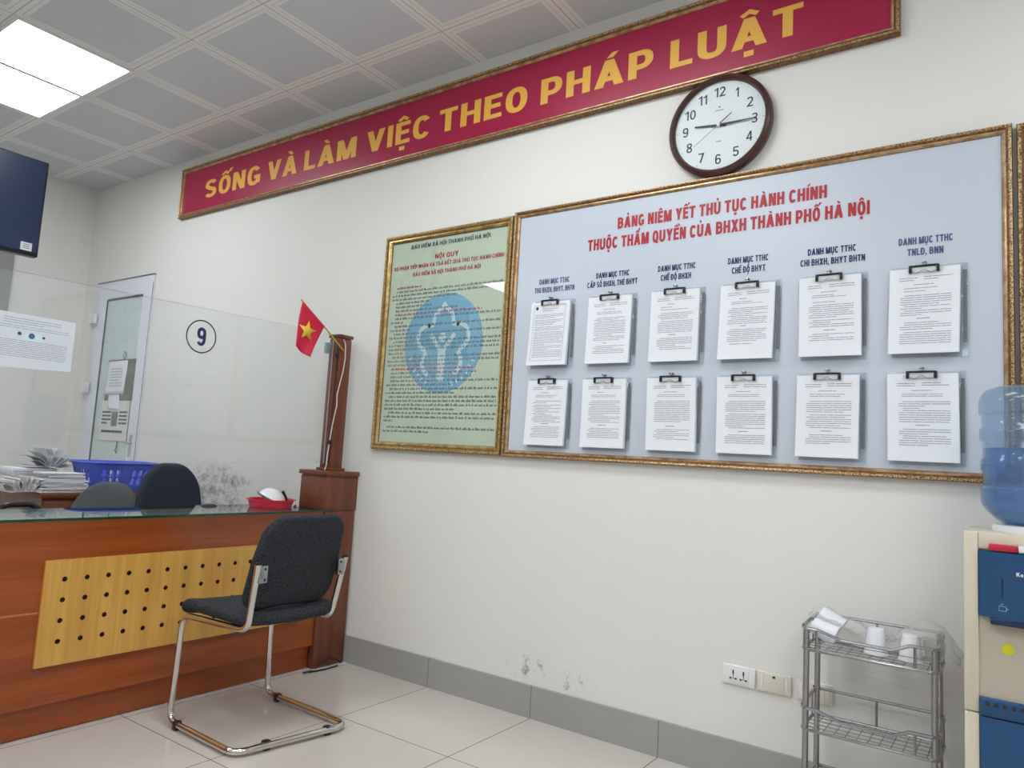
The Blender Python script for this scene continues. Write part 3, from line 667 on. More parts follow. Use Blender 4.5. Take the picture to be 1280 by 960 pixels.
plate(-.935, -.813, 'white double power socket low on the wall', 'w'); plate(-.806, -.685, 'cream blank wall plate just right of the white socket', 's'); plate(-.667, -.547, 'cream wall plate partly behind the chrome rack', 's')

# ------------------------------------------------------------------ counter
ct = thing('service_counter', 'cherry wood service counter with pale perforated front panel', 'counter', (-3.17, -1.7, 0))
CY0, CY1, CXF = -3.4, -.222, -2.992
m = MB(); m.box((-3.345, CY0, .118), (CXF, CY1, .795)); m.build('body', 'cherry_wood', ct)
m = MB(); m.box((-3.340, CY0, .7945), (-2.998, CY1 - .004, .7955)); m.build('worktop', 'worktop_pale', ct)
m = MB(); m.box((-3.32, CY0, .004), (CXF - .028, CY1 + .0, .118)); m.build('plinth', 'cherry_wood', ct)
m = MB(); m.box((CXF, CY0, .455), (CXF + .0015, -1.534, .463)); m.build('joint_highlight_strip', 'joint_highlight', ct)  # paler strip paints the highlight along the front joint
def perforated(y0, first, n, name):
    m = MB(); x = CXF + .012; py, pz = .0814, .0767; za, zb = .259, .649; rows = 4; z00 = .346
    y1 = first + py * (n - .5) + .03
    cy0, cy1 = first - py / 2, first + py * (n - .5); cz0, cz1 = z00 - pz / 2, z00 + pz * (rows - .5)
    N = 16; r = .0095
    for i in range(n):
        for j in range(rows):
            c0, c1 = first + i * py, z00 + j * pz; sq = []; ci = []
            ya, yb = (c0 - y0 if i == 0 else py / 2), (y1 - c0 if i == n - 1 else py / 2); zc, zd = (c1 - za if j == 0 else pz / 2), (zb - c1 if j == rows - 1 else pz / 2)
            for k in range(N):
                a = 2 * PI * k / N + PI / 4; ca, sa = math.cos(a), math.sin(a); mx = max(abs(ca), abs(sa)); p, q = ca / mx, sa / mx
                sq.append((x, c0 + p * (yb if p > 0 else ya), c1 + q * (zd if q > 0 else zc))); ci.append((x, c0 + r * ca, c1 + r * sa))
            bk = [(x - .010, p[1], p[2]) for p in ci]
            m.add(sq + ci, [(k, (k + 1) % N, N + (k + 1) % N, N + k) for k in range(N)], 0); m.add(ci + bk, [(k, (k + 1) % N, N + (k + 1) % N, N + k) for k in range(N)], 1); m.add(bk, [list(range(N))], 1)
    for (a, b, c, e) in (((x, y0, za), (x, y1, za), (CXF, y1, za), (CXF, y0, za)), ((x, y0, zb), (x, y1, zb), (CXF, y1, zb), (CXF, y0, zb)), ((x, y0, za), (x, y0, zb), (CXF, y0, zb), (CXF, y0, za)), ((x, y1, za), (x, y1, zb), (CXF, y1, zb), (CXF, y1, za))): m.quad(a, b, c, e)
    return m.build(name, ['pale_wood', 'hole_dark'], ct)
perforated(-1.530, -1.459, 14, 'perforated_panel')
gt = thing('glass_sheet', 'green edged clear glass sheet lying on the counter', 'glass', (-3.16, -1.7, .795))
m = MB(); pts = [(-3.375, CY0), (-2.975, CY0), (-2.975, -.17), (-2.978, -.17), (-2.978, CY1 - .006), (-3.375, CY1 - .006)]
vs = [(a, b, .796) for a, b in pts] + [(a, b, .806) for a, b in pts]; n = len(pts)
m.add(vs, [list(range(n))[::-1], list(range(n, 2 * n))], 0); m.add(vs, [(i, (i + 1) % n, n + (i + 1) % n, n + i) for i in range(n)], 1); m.build('pane', ['counter_glass', 'glass_edge'], gt)

# wooden pillar carrying the glass
pl = thing('screen_pillar', 'square cherry wood pillar with a slimmer post on top, against the wall', 'pillar', (-3.09, -.11, 0))
m = MB(); m.rbox((-3.20, -.218, 0), (-2.98, -.012, .796), .003); m.rbox((-3.198, -.216, .800), (-2.982, -.002, .975), .003); m.box((-3.19, -.21, .79), (-2.99, -.013, .81)); m.build('pedestal', 'cherry_wood_upright', pl)
m = MB(); m.rbox((-3.195, -.213, .973), (-2.985, -.002, .985), .002); m.rbox((-3.208, -.226, .984), (-2.972, -.002, 1.007), .003); m.build('cap', 'cherry_wood_upright', pl)
m = MB(); m.rbox((-3.132, -.152, 1.006), (-3.048, -.068, 1.728), .003); m.rbox((-3.145, -.165, 1.006), (-3.035, -.055, 1.022), .005); m.build('post', 'cherry_wood_upright', pl)
m = MB(); m.rbox((-3.128, -.148, 1.727), (-3.052, -.072, 1.735), .001); m.rbox((-3.138, -.158, 1.734), (-3.042, -.062, 1.752), .003); m.build('post_cap', 'cherry_wood_upright', pl)

# glass screen with the counter number
gs = thing('glass_screen', 'clear glass partition above the counter with a circled number 9', 'glass screen', (-3.1, -1.3, 1.036))
gy0, gy1 = -2.6, -.155
m = MB(); zb0, zb1, zt0, zt1 = 1.030, 1.045, 1.722, 1.752
m.add([(-3.104, gy0, zb0 - .012), (-3.096, gy0, zb0 - .012), (-3.096, gy1, zb1), (-3.104, gy1, zb1), (-3.104, gy0, zt0 - .012), (-3.096, gy0, zt0 - .012), (-3.096, gy1, zt1), (-3.104, gy1, zt1)],
      [(1, 2, 6, 5), (3, 0, 4, 7)], 0)
m.add(m.v[:8], [(0, 3, 2, 1), (4, 5, 6, 7), (0, 1, 5, 4), (2, 3, 7, 6)], 1)
m.build('pane', ['clear_glass', 'bracket_grey'], gs)
f = lambda u, v, dd: (-3.0955 + dd, u, v)
m = MB(); stroke(m, [( -.937 + .0725 * math.cos(2 * PI * k / 56), 1.605 + .0745 * math.sin(2 * PI * k / 56)) for k in range(56)], .006, .0006, 0, f, True)
m.build('number_ring', 'numeral_black', gs); m = MB(); put_text(m, '9', -.960, -.914, 1.563, .084, f, .195, 0, .0008); m.build('number_sticker', 'heading_navy', gs)
m = MB(); m.rbox((-3.108, -.21, 1.64), (-3.088, -.175, 1.70), .003); m.build('glass_clamp', 'bracket_grey', gs)
ns = MB(); a0, a1 = -1.778, -1.478; zz = lambda u: (u + 1.478) * .004
m = MB(); m.add([(-3.095, a0, 1.356), (-3.095, a1, 1.368), (-3.095, a1, 1.566), (-3.095, a0, 1.566), (-3.0935, a0, 1.356), (-3.0935, a1, 1.368), (-3.0935, a1, 1.566), (-3.0935, a0, 1.566)], [(0, 3, 2, 1), (4, 5, 6, 7), (0, 1, 5, 4), (1, 2, 6, 5), (2, 3, 7, 6), (3, 0, 4, 7)], 0)
f = lambda u, v, dd: (-3.0935 + dd, u, v); rn = random.Random(5); kw = dict(mi=1, th=.0004, rnd=rn, h=.3, gap=.003)
fake_lines(m, f, -1.73, -1.53, 1.546, 1.528, .009, **kw); fake_lines(m, f, -1.755, -1.50, 1.518, 1.505, .008, **kw)
fake_lines(m, f, -1.765, -1.50, 1.463, 1.398, .0075, **kw)
m.quad(f(-1.665, 1.470, .0004), f(-1.585, 1.470, .0004), f(-1.60, 1.497, .0004), f(-1.65, 1.497, .0004), 2); disc(m, -1.63, 1.487, .011, .0006, 3, 16, f); disc(m, -1.672, 1.491, .007, .0006, 4, 14, f); disc(m, -1.588, 1.486, .005, .0006, 4, 14, f)
tag(m.build('notice_sheet', ['notice_paper', 'ink', 'poster_white', 'heading_faded', 'ink_dark']), 'printed white notice sheet taped to the left part of the glass screen', 'notice')

# flag
fl = thing('flag', 'small red flag with yellow star on a stick at the pillar', 'flag', (-3.04, -.13, 1.67))
m = MB(); m.tube([(-3.035, -.135, 1.662), (-3.03, -.287, 1.769), (-3.03, -.45, 1.879)], [.0045, .004, .0035], 8); m.build('pole', 'brass', fl)
A, B_, C_, D_ = Vector((-3.026, -.442, 1.872)), Vector((-3.026, -.287, 1.768)), Vector((-3.006, -.386, 1.588)), Vector((-3.016, -.476, 1.632))
def cloth(u, v):
    p = (A * (1 - u) + B_ * u) * (1 - v) + (D_ * (1 - u) + C_ * u) * v
    p.x += .012 * math.sin(u * 5 + v * 2) * v - .010 * math.sin(v * PI) * (1 - u); return p
m = MB(); n = 14; m.add([cloth(i / n, j / n) for j in range(n + 1) for i in range(n + 1)], [(j * (n + 1) + i, j * (n + 1) + i + 1, (j + 1) * (n + 1) + i + 1, (j + 1) * (n + 1) + i) for j in range(n) for i in range(n)], 0, True)
o = m.build('cloth', 'flag_red', fl); s = o.modifiers.new('thick', 'SOLIDIFY'); s.thickness = .0015
st = []
for k in range(10):
    r = .060 if k % 2 == 0 else .0245; a = PI / 2 + k * PI / 5; st.append((-.400 + r * math.cos(a - .12), 1.723 + r * .98 * math.sin(a - .12)))
def on_cloth(y, z):
    best = min(((cloth(i / 20, j / 20) - Vector((0, y, z))).yz.length, cloth(i / 20, j / 20).x) for i in range(21) for j in range(21)) if False else None
    bx = min(((Vector((cloth(i / 20, j / 20).y, cloth(i / 20, j / 20).z)) - Vector((y, z))).length, cloth(i / 20, j / 20).x) for i in range(21) for j in range(21)); return bx[1]
m = MB(); vs = [Vector((on_cloth(a, b) + .0035, a, b)) for a, b in st]; c = Vector((on_cloth(-.4, 1.723) + .004, -.4, 1.723)); m.add([c] + vs, [(0, 1 + k, 1 + (k + 1) % 10) for k in range(10)], 0)
o = m.build('star', 'star_yellow', fl); s = o.modifiers.new('thick', 'SOLIDIFY'); s.thickness = .001
# cables on the post
m = MB(); m.tube([(-3.044, -.135, 1.725), (-3.040, -.120, 1.70), (-3.040, -.114, 1.62), (-3.040, -.122, 1.55), (-3.040, -.150, 1.42), (-3.040, -.146, 1.36), (-3.042, -.156, 1.30), (-3.045, -.163, 1.24), (-3.06, -.165, 1.1), (-3.06, -.168, 1.03), (-3.05, -.185, 1.012)], .0035, 7)
tag(m.build('power_cable', 'cable_white'), 'thin white cable hanging down the slim wooden post', 'cable')
bc = thing('power_cable', 'black cable with dark clips running down the slim wooden post', 'cable', (-3.07, -.157, 1.01))
m = MB(); m.tube([(-3.055, -.158, 1.71), (-3.055, -.158, 1.6), (-3.06, -.158, 1.3), (-3.065, -.160, 1.05), (-3.05, -.172, 1.012), (-3.02, -.185, 1.011)], .0035, 7); m.build('cord', 'cable_black', bc)
for zz in (1.635, 1.16): MB().rbox((-3.066, -.168, zz - .014), (-3.046, -.150, zz + .014), .004).build('cable_clip', 'black_plastic', bc)
m = MB(); m.tube([(-2.95, -.30, .006), (-2.945, -.24, .006), (-2.95, -.19, .03), (-2.955, -.13, .048), (-2.955, -.08, .03), (-2.95, -.05, .006), (-2.93, -.10, .006), (-2.925, -.18, .006), (-2.94, -.27, .006)], .004, 7)
tag(m.build('floor_cable', 'cable_black'), 'dark cable looped on the floor at the pillar foot', 'cable')
m = MB(); m.rbox((-2.955, -.245, .0), (-2.935, -.215, .012), .003); m.rbox((-2.945, -.07, 0), (-2.93, -.03, .01), .003); m.tube([(-2.945, -.23, .006), (-2.93, -.14, .006), (-2.937, -.05, .006)], .004, 7)
tag(m.build('floor_cable', 'cable_white'), 'short white cable end on the floor before the pillar', 'cable')

# things on the counter
tr = thing('tray', 'round red plastic tray on the glass counter top', 'tray', (-3.235, -.345, .8062))
Rt = .118; cen = (-3.225, -.375, .8062); m = MB(); m.lathe([(0, 0), (Rt - .016, 0), (Rt - .012, .004), (Rt - .002, .034), (Rt + .008, .037), (Rt + .008, .041), (Rt - .004, .040), (Rt - .016, .008), (0, .006)], cen, 40); tr.location = cen; tr.matrix_basis = Matrix.Translation(cen); m.build('bowl', 'tray_red', tr)
pt = MB(); M = Matrix.Rotation(math.radians(-20), 3, 'X') @ Matrix.Rotation(math.radians(16), 3, 'Y')
pt.lathe([(0, .056), (.025, .053), (.048, .043), (.066, .024), (.076, .002), (.078, -.002), (.074, -.002), (.06, .022), (0, .05)], (-3.225, -.372, .843), 36, M=M, mi=0); pt.lathe([(.0785, -.005), (.084, 0), (.0795, .006), (.076, 0)], (-3.225, -.372, .843), 36, M=M, mi=1, closed=True)
tag(pt.build('dish', ['dish_white', 'dish_grey']), 'white domed dish with grey rim lying upside down in the red tray', 'dish')
m = MB(); m.lathe([(0, 0), (.05, .001), (.062, .010), (.060, .012), (.048, .004), (0, .003)], (-3.21, -.40, .815), 30)
tag(m.build('dish', 'dish_white'), 'small shallow white dish low in the red tray', 'dish')
m = MB(); m.tube([(-3.19, -.295, .822), (-3.185, -.315, .858), (-3.185, -.338, .888)], [.005, .006, .008], 8); tag(m.build('pen', 'black_plastic'), 'thick black pen leaning in the red tray', 'pen')
m = MB(); m.tube([(-3.19, -.246, .812), (-3.205, -.228, .812)], .0045, 8); m.tube([(-3.16, -.275, .8107), (-3.20, -.2335, .8107)], .0045, 8)
tag(m.build('pen', 'pen_red'), 'dark red pen on the counter between tray and pillar', 'pen')

# ------------------------------------------------------------------ visitor chair
ch = thing('visitor_chair', 'black fabric cantilever chair with chrome frame in front of the counter', 'chair', (-2.54, -.87, 0))
r = .0125; zf = .020
FLb, RLb, RRb, FRb = (-2.775, -1.100, zf), (-2.325, -1.115, zf), (-2.245, -.645, zf), (-2.79, -.632, zf)
FLt, RLt, ULt = (-2.785, -1.080, .425), (-2.362, -1.078, .437), (-2.312, -1.092, .690)
FRt, RRt, URt = (-2.80, -.640, .425), (-2.352, -.690, .437), (-2.30, -.680, .690)
path = fillet([ULt, RLt, FLt, FLb, RLb, RRb, FRb, FRt, RRt, URt], [.055, .06, .05, .06, .06, .05, .06, .055], 8)
m = MB(); m.tube(path, r, 12); m.build('frame', 'chrome', ch)
for p, q in ((FLb, .09), (RLb, None), (RRb, None), (FRb, .09)):
    pass
for (x, y) in ((-2.715, -1.102), (-2.712, -.633), (-2.317, -.985), (-2.268, -.735)):
    MB().rbox((x - .014, y - .014, 0), (x + .014, y + .014, .035), .005).build('foot_glide', 'black_plastic', ch)
def seatf(u, v, d):   # u: across, v: front(+) to back(-)
    X = -2.59 - v * .998; k = (v + .235) / .47
    z = .470 + d - .012 * (1 - (2 * u / .44) ** 2) - .028 * max(0, (k - .78) / .22) ** 2 + .006 * (1 - k) - .025 * max(0, (.25 - k) / .25) ** 2 * 0
    return (X + .06 * u, -.870 + u + v * .06, z)
m = MB(); m.pad(.445, .50, .05, .07, seatf); m.build('seat', 'seat_fabric', ch)
def backf(u, v, d):
    X = -2.352 + v * .30 - d - .25 * u * u; return (X + .02 * u, -.878 + u * (1 - .10 * max(0, v / .18)), .680 + v - .25 * u * u * (1 if v < 0 else .15))
m = MB(); m.pad(.412, .365, .040, .08, backf); m.build('backrest', 'seat_fabric', ch)
for sx, U in ((1, ULt), (-1, URt)):
    y0 = U[1] + sx * .004; y1 = U[1] + sx * .040; xx = U[0] - .004
    m = MB(); m.rbox((xx - .010, min(y0, y1), .615), (xx + .010, max(y0, y1), .680), .003, 0, M=None)
    for zz in (.628, .667): m.lathe([(0, xx + .013), (.004, xx + .0125), (.0055, xx + .010)], (0, y1 - sx * .012, zz), 10, 'x', 1)
    m.build('back_bracket', ['grey_steel', 'numeral_black'], ch)
    MB().lathe([(r + .0008, -.006), (r + .0008, .002), (.006, .005), (0, .006)], (U[0], U[1], U[2]), 12).build('tube_cap', 'black_plastic', ch)

# ------------------------------------------------------------------ behind the counter: desk
dk = thing('office_desk', 'reddish brown office desk against the wall behind the counter', 'desk', (-4.95, -.46, 0))
DX, DY, DZ = -4.60, -.906, .775
m = MB(); m.rbox((-5.29, DY, DZ - .03), (DX, -.05, DZ), .004); m.build('desk_top', 'desk_wood', dk)
m = MB(); m.box((-5.25, DY + .012, .10), (DX - .02, -.06, DZ - .031)); m.build('carcass', 'desk_wood', dk)
m = MB(); m.rbox((DX - .022, DY + .02, DZ - .17), (DX - .008, -.08, DZ - .045), .003); m.build('apron', 'desk_wood', dk)
m = MB(); m.box((-5.22, DY + .05, 0), (DX - .06, -.09, .10)); m.build('plinth', 'desk_wood', dk)
# blue basket
bk = thing('basket', 'blue slotted plastic basket on the office desk', 'basket', (-4.82, -.395, DZ))
BC = (-4.835, -.395)
def oval(a, b, z, n=72, p=3.2):
    out = []
    for k in range(n):
        t = 2 * PI * k / n; c, s = math.cos(t), math.sin(t); q = (abs(c) ** p + abs(s) ** p) ** (-1 / p); out.append((BC[0] + b * c * q, BC[1] + a * s * q, z))
    return out
lev = [(0, .19, .13), (.02, .198, .137), (.045, .204, .141), (.085, .213, .148), (.095, .216, .150), (.135, .226, .158), (.160, .234, .163), (.176, .24, .168)]
n = 72; m = MB(); rings = [oval(a, b, DZ + h + .002, n) for h, a, b in lev]; vs = [p for rg in rings for p in rg]; fs = []
for j in range(len(rings) - 1):
    for k in range(n):
        if j in (3 - 1, 5 - 0 - 1 + 0) and (k % 9) in (2, 4, 6): continue
        fs.append((j * n + k, j * n + (k + 1) % n, (j + 1) * n + (k + 1) % n, (j + 1) * n + k))
m.add(vs, fs, 0, True); m.add(rings[0], [list(range(n))], 0)
o = m.build('basket_wall', 'basket_blue', bk); s = o.modifiers.new('thick', 'SOLIDIFY'); s.thickness = .003
m = MB(); m.tube(oval(.246, .174, DZ + .180, n), .007, 8, True); m.build('rim', 'basket_blue', bk)

# paper piles
rn = random.Random(3)
for k in range(13):
    h = .0085; z0 = DZ + .001 + k * (h + .0004); j = rn.uniform(-.018, .018); tw = rn.uniform(-.05, .05)
    M = Matrix.Translation((-4.70, -.765 + j + .006 * k * (-.3), z0)) @ Matrix.Rotation(tw, 4, 'Z')
    m = MB(); wx = rn.uniform(.070, .080); wy = rn.uniform(.115, .14) - .0022 * k
    m.rbox((-wx, -wy, 0), (wx, wy, h * .45), .0006, 0, 1, M); m.rbox((-wx - .003, -wy + .004, h * .5), (wx - .004, wy + .004, h), .0006, 0, 1, M)
    tag(m.build('document_bundle', 'paper' if k % 3 else 'paper_warm'), 'thin white document bundle in the tall pile beside the blue basket', 'documents', 'document bundles piled on the desk')
def fan(name, base, n, L, Hh, a0, a1, mat, label, seed, along):
    rn = random.Random(seed); m = MB(); b = Vector(base)
    for k in range(n):
        a = math.radians(a0 + (a1 - a0) * k / (n - 1) + rn.uniform(-3, 3)); u = Vector((0, math.cos(a), math.sin(a))); cv = Vector((0, -math.sin(a), math.cos(a))) * rn.uniform(-.02, .02)
        LL = Hh * rn.uniform(.82, 1.0); th = .0025; pr_ = []
        off = along * (k - n / 2)
        for q in range(5): pr_.append(b + Vector((0, off, 0)) + u * LL * q / 4 + cv * math.sin(PI * q / 4))
        nn = Vector((0, -u.z, u.y)) * th
        vs = []
        for p in pr_: vs += [p, p + Vector((L, 0, 0)), p + nn, p + nn + Vector((L, 0, 0))]
        fs = []
        for q in range(4): i = q * 4; fs += [(i, i + 1, i + 5, i + 4), (i + 2, i + 6, i + 7, i + 3), (i, i + 4, i + 6, i + 2), (i + 1, i + 3, i + 7, i + 5)]
        fs += [(0, 2, 3, 1), (16, 17, 19, 18)]; m.add(vs, fs, 0)
    return tag(m.build(name, mat), label, 'booklet' if 'booklet' in name else 'papers')
fan('loose_papers', (-4.86, -.962, DZ + .004), 16, .2, .088, 148, 40, 'paper_warm', 'bundle of upright fanned papers at the left end of the desk', 8, .0075)
# stack of ledgers at the rear, spread booklet on it
for k in range(5):
    zz = DZ + .001 + k * .0245; rr = random.Random(50 + k); j = rr.uniform(-.01, .01)
    m = MB(); m.rbox((-5.26, -.90 + j, zz), (-5.05, -.66 + j, zz + .024), .003, 0, 2); m.box((-5.255, -.656 + j - .003, zz + .004), (-5.055, -.655 + j, zz + .02), 1)
    tag(m.build('ledger', ['booklet_grey' if k % 2 else 'paper', 'ink']), 'white bound ledger in the low stack at the back of the desk', 'book', 'ledgers stacked at the back of the desk')
m = MB(); m.rbox((-5.20, -.645, DZ), (-5.02, -.54, DZ + .088), .004)
tag(m.build('file_box', 'booklet_green'), 'dark green file box on the desk under the spread booklet', 'file box')
fan('open_booklet', (-5.19, -.69, DZ + .13), 11, .16, .135, 175, 12, 'booklet_grey', 'open booklet with fanned pages on top of the dark green box', 9, .004)

# ------------------------------------------------------------------ office chairs
def office_chair(loc, rz, label, fab, bz=.735, bh=.50, lean=.10, bw=.40, az=.695):
    t = thing('office_chair', label, 'office chair', loc, rz, None); L = Matrix.Translation(loc) @ Matrix.Rotation(rz, 4, 'Z')
    T = lambda *p: L @ Vector(p)                       # the chair faces +x in its own frame
    def bf(u, v, d):
        taper = 1 - .26 * max(0, v / .26) ** 1.3 + (0 if v > 0 else .10 * (v / .26) ** 2 * -1); X = -.20 - lean * (v + .25) + d - .35 * (.22 * .22 - u * u) * .6
        return T(X, u * taper, bz + v)
    m = MB(); m.pad(bw, bh, .06, min(.15, bw * .4), bf, nc=9); m.build('backrest', fab, t)
    def sf(u, v, d): return T(.03 + v, u, .47 + d + .3 * u * u - .02 * max(0, v / .22) ** 2)
    m = MB(); m.pad(.48, .46, .07, .10, sf); m.build('seat', fab, t)
    m = MB(); m.tube([T(-.05, 0, .42), T(-.22, 0, .42), T(-.27, 0, .48), T(-.235, 0, .66)], .018, 8, flat=.5); m.build('back_bracket', 'black_plastic', t)
    for s in (-1, 1):
        m = MB(); m.tube(fillet([T(.14, s * .2, .445), T(.16, s * .285, .46), T(.16, s * .285, az - .06), T(.06, s * .285, az), T(-.05, s * .285, az), T(-.14, s * .285, az - .08), T(-.12, s * .285, .46), T(-.10, s * .2, .445)], .06, 6), .014, 8); m.build('armrest', 'black_plastic', t)
    m = MB(); m.lathe([(.028, .10), (.028, .28), (.016, .285), (.016, .42), (.05, .425), (.05, .435), (0, .435)], L.translation, 16); m.build('column', 'black_plastic', t)
    b = MB()
    for k in range(5):
        a = 2 * PI * k / 5 + .3; b.tube([T(0, 0, .12), T(.15 * math.cos(a), .15 * math.sin(a), .10), T(.28 * math.cos(a), .28 * math.sin(a), .075)], [.028, .022, .016], 8)
    base = b.build('star_base', 'black_plastic', t)
    for k in range(5):
        a = 2 * PI * k / 5 + .3; c = T(.28 * math.cos(a), .28 * math.sin(a), .027); m = MB(); m.lathe([(.010, -.018), (.026, -.016), (.026, .016), (.010, .018)], c, 14, 'y'); m.build('caster', 'black_plastic', base)
    return t
office_chair((-3.87, -.425, 0), 0.0, 'navy black office chair behind the counter, nearer the wall', 'navy_fabric')
office_chair((-4.23, -.855, 0), -.85, 'grey office chair turned sideways behind the counter', 'grey_fabric', .62, .46, .32, .40)
office_chair((-3.72, -1.255, 0), PI / 2, 'office chair whose black armrest arches above the counter at the left edge', 'navy_fabric', .70, .44, .5, .32, az=.768)
m = MB(); vs = []; n = 12
for j in range(7):
    a = PI / 2 * j / 6; vs += [(-3.325 + .028 * math.cos(a) * math.cos(2 * PI * k / n), -.665 + .042 * math.cos(a) * math.sin(2 * PI * k / n), .8065 + .012 * math.sin(a)) for k in range(n)]
m.add(vs, [(j * n + k, j * n + (k + 1) % n, (j + 1) * n + (k + 1) % n, (j + 1) * n + k) for j in range(6) for k in range(n)] + [list(range(n))[::-1]], 0, True)
tag(m.build('computer_mouse', 'black_plastic'), 'small black rounded mouse at the back edge of the counter', 'mouse')

# ------------------------------------------------------------------ television
tv = thing('television', 'dark switched-off flat television hung high above the counter', 'television', (-4.0, -1.73, 1.985))
m = MB(); m.rbox((-4.05, -2.16, 1.985), (-4.0, -1.303, 2.475), .006); m.build('casing', 'tv_bezel', tv)
m = MB(); m.box((-4.001, -2.152, 2.004), (-3.9985, -1.312, 2.466)); m.build('screen', 'tv_screen', tv)
m = MB(); m.rbox((-3.9992, -1.385, 2.008), (-3.9978, -1.335, 2.048), .0005, 0); f = lambda u, v, dd: (-3.9978 + dd, u, v); fake_lines(m, f, -1.375, -1.345, 2.036, 2.016, .009, 1, .0004, random.Random(2)); m.build('sticker', ['paper', 'ink_dark'], tv)
m = MB(); m.rbox((-4.10, -1.85, 2.15), (-4.05, -1.61, 2.35), .004); m.tube([(-4.09, -1.73, 2.3), (-4.09, -1.73, H)], .02, 12); m.build('ceiling_mount', 'black_plastic', tv)
m = MB(); m.rbox((-4.0, -1.475, 1.980), (-3.994, -1.455, 1.986), .002); m.build('sensor', 'black_plastic', tv)
m = MB(); m.rbox((XL, -1.25, 1.93), (XL + .06, -.567, 2.62), .006); tag(m.build('wall_panel', 'wall_panel_grey'), 'grey panel on the end wall below the television', 'wall panel')

# ------------------------------------------------------------------ chrome rack
rk = thing('storage_rack', 'three tier chrome wire rack standing by the wall', 'rack', (-.405, -.15, 0))
RX0, RX1, RY0, RY1 = -.585, -.222, -.245, -.06
for x in (RX0, RX1):
    for y in (RY0 + .012, RY1 - .012):
        m = MB(); m.tube([(x, y, .0), (x, y, .655 if y > -.1 else .635)], .0095, 10); m.lathe([(.011, 0), (.012, .012), (.010, .014)], (x, y, 0), 10); m.build('leg', 'grey_steel', rk)
for zi, zt in enumerate((.568, .318, .068)):
    z = zt; hi = z + .066; bh = z + .086
    t = None
    m = MB(); x0, x1, y0, y1 = RX0 - .012, RX1 + .012, RY0 - .002, RY1 + .004
    c = .02; loop = fillet([(x0 + c, y0, z), (x1 - c, y0, z), (x1, y0 + c, z), (x1, y1 - c, z), (x1 - c, y1, z), (x0 + c, y1, z), (x0, y1 - c, z), (x0, y0 + c, z), (x0 + c, y0, z)], .012, 3)[:-1]
    m.tube(loop, .0052, 8, True)
    k = 12
    for i in range(1, k): xx = x0 + (x1 - x0) * i / k; m.tube([(xx, y0, z - .001), (xx, y1, z - .001)], .0017, 5)
    for i in range(1, 5): yy = y0 + (y1 - y0) * i / 5; m.tube([(x0, yy, z), (x1, yy, z)], .0017, 5)
    shelf = m.build('shelf', 'grey_steel', rk)
    m = MB()
    front = fillet([(x0, y1 - .03, hi + .016), (x0, y0 + .018, hi), (x0 + .018, y0, hi), (x0 + .048, y0, hi), (x0 + .118, y0, hi - .020), (x1 - .124, y0, hi - .022), (x1 - .075, y0, hi), (x1 - .018, y0, hi), (x1, y0 + .018, hi), (x1, y1 - .03, hi + .016)], .005, 3)
    m.tube(front, .0054, 8)
    m.tube(fillet([(x0, y0 + .02, hi + .006), (x0 + .004, y1, bh), (x1 - .004, y1, bh), (x1, y0 + .02, hi + .006)], .012, 4), .0052, 8)
    zm = z + .033
    m.tube(fillet([(x0, y1 - .02, zm), (x0, y0 + .018, zm), (x0 + .018, y0, zm), (x1 - .018, y0, zm), (x1, y0 + .018, zm), (x1, y1 - .02, zm)], .012, 3), .0013, 5) if zi == 0 else None
    for (xx, yy, zz) in (((x0 + x1) / 2, y1, bh), (x0 + .045, y0, hi), (x1 - .062, y0, hi)): m.tube([(xx, yy, z), (xx, yy, zz)], .0045, 6)
    for s in (x0, x1): m.tube([(s, y0 + .03, z), (s, y0 + .03, hi)], .003, 6); m.tube([(s, y1 - .03, z), (s, y1 - .03, hi + .012)], .003, 6)
    m.build('guard_rail', 'grey_steel', rk)
ZS = .568 + .006
def cup(c, label, M=None, s=1.0, inv=True):
    m = MB(); pr_ = [(0, .0), (.022, 0), (.0245, .003), (.034, .074), (.0365, .076), (.0365, .079), (.0325, .078), (.0225, .005), (0, .004)]
    pr_ = [(a * s, b * s) for a, b in pr_]
    if inv: pr_ = [(a, .079 * s - b) for a, b in pr_]
    m.lathe(pr_, c, 32, M=M); return tag(m.build('cup', 'cup_white'), label, 'cup')
cup((-.392, -.150, ZS), 'white cup standing upside down in the middle of the top rack shelf'); cup((-.292, -.160, ZS), 'white cup standing upside down at the right of the top rack shelf')
Mt = Matrix.Rotation(math.radians(118), 3, 'Y') @ Matrix.Rotation(math.radians(0), 3, 'X')
cup((-.580, -.178, ZS + .064), 'white cup lying on its side at the left end of the top rack shelf', Matrix.Rotation(math.radians(112), 3, 'Y'), 1.0, False)
cup((-.572, -.098, ZS + .092), 'white cup tilted behind the lying cup at the left end of the rack', Matrix.Rotation(math.radians(122), 3, 'Y'), 1.0, False)
m = MB(); m.lathe([(0, 0), (.022, 0), (.025, .003), (.033, .058), (.031, .058), (.023, .006), (0, .004)], (-.243 + .01, -.115, ZS), 28); tag(m.build('cup', 'film'), 'clear plastic cup under the film at the right end of the top rack shelf', 'cup')
from mathutils import noise as mnoise
def film_sheet(name, label, fn, nu=36, nv=20):
    m = MB(); vs = []
    for j in range(nv + 1):
        for i in range(nu + 1):
            p = Vector(fn(i / nu, j / nv)); q = mnoise.noise_vector(p * 22) * .010 + mnoise.noise_vector(p * 60) * .005; vs.append(p + q)
    m.add(vs, [(j * (nu + 1) + i, j * (nu + 1) + i + 1, (j + 1) * (nu + 1) + i + 1, (j + 1) * (nu + 1) + i) for j in range(nv) for i in range(nu)], 0, False)
    o = m.build(name, 'film'); s = o.modifiers.new('thick', 'SOLIDIFY'); s.thickness = .0006; return tag(o, label, 'plastic bag')
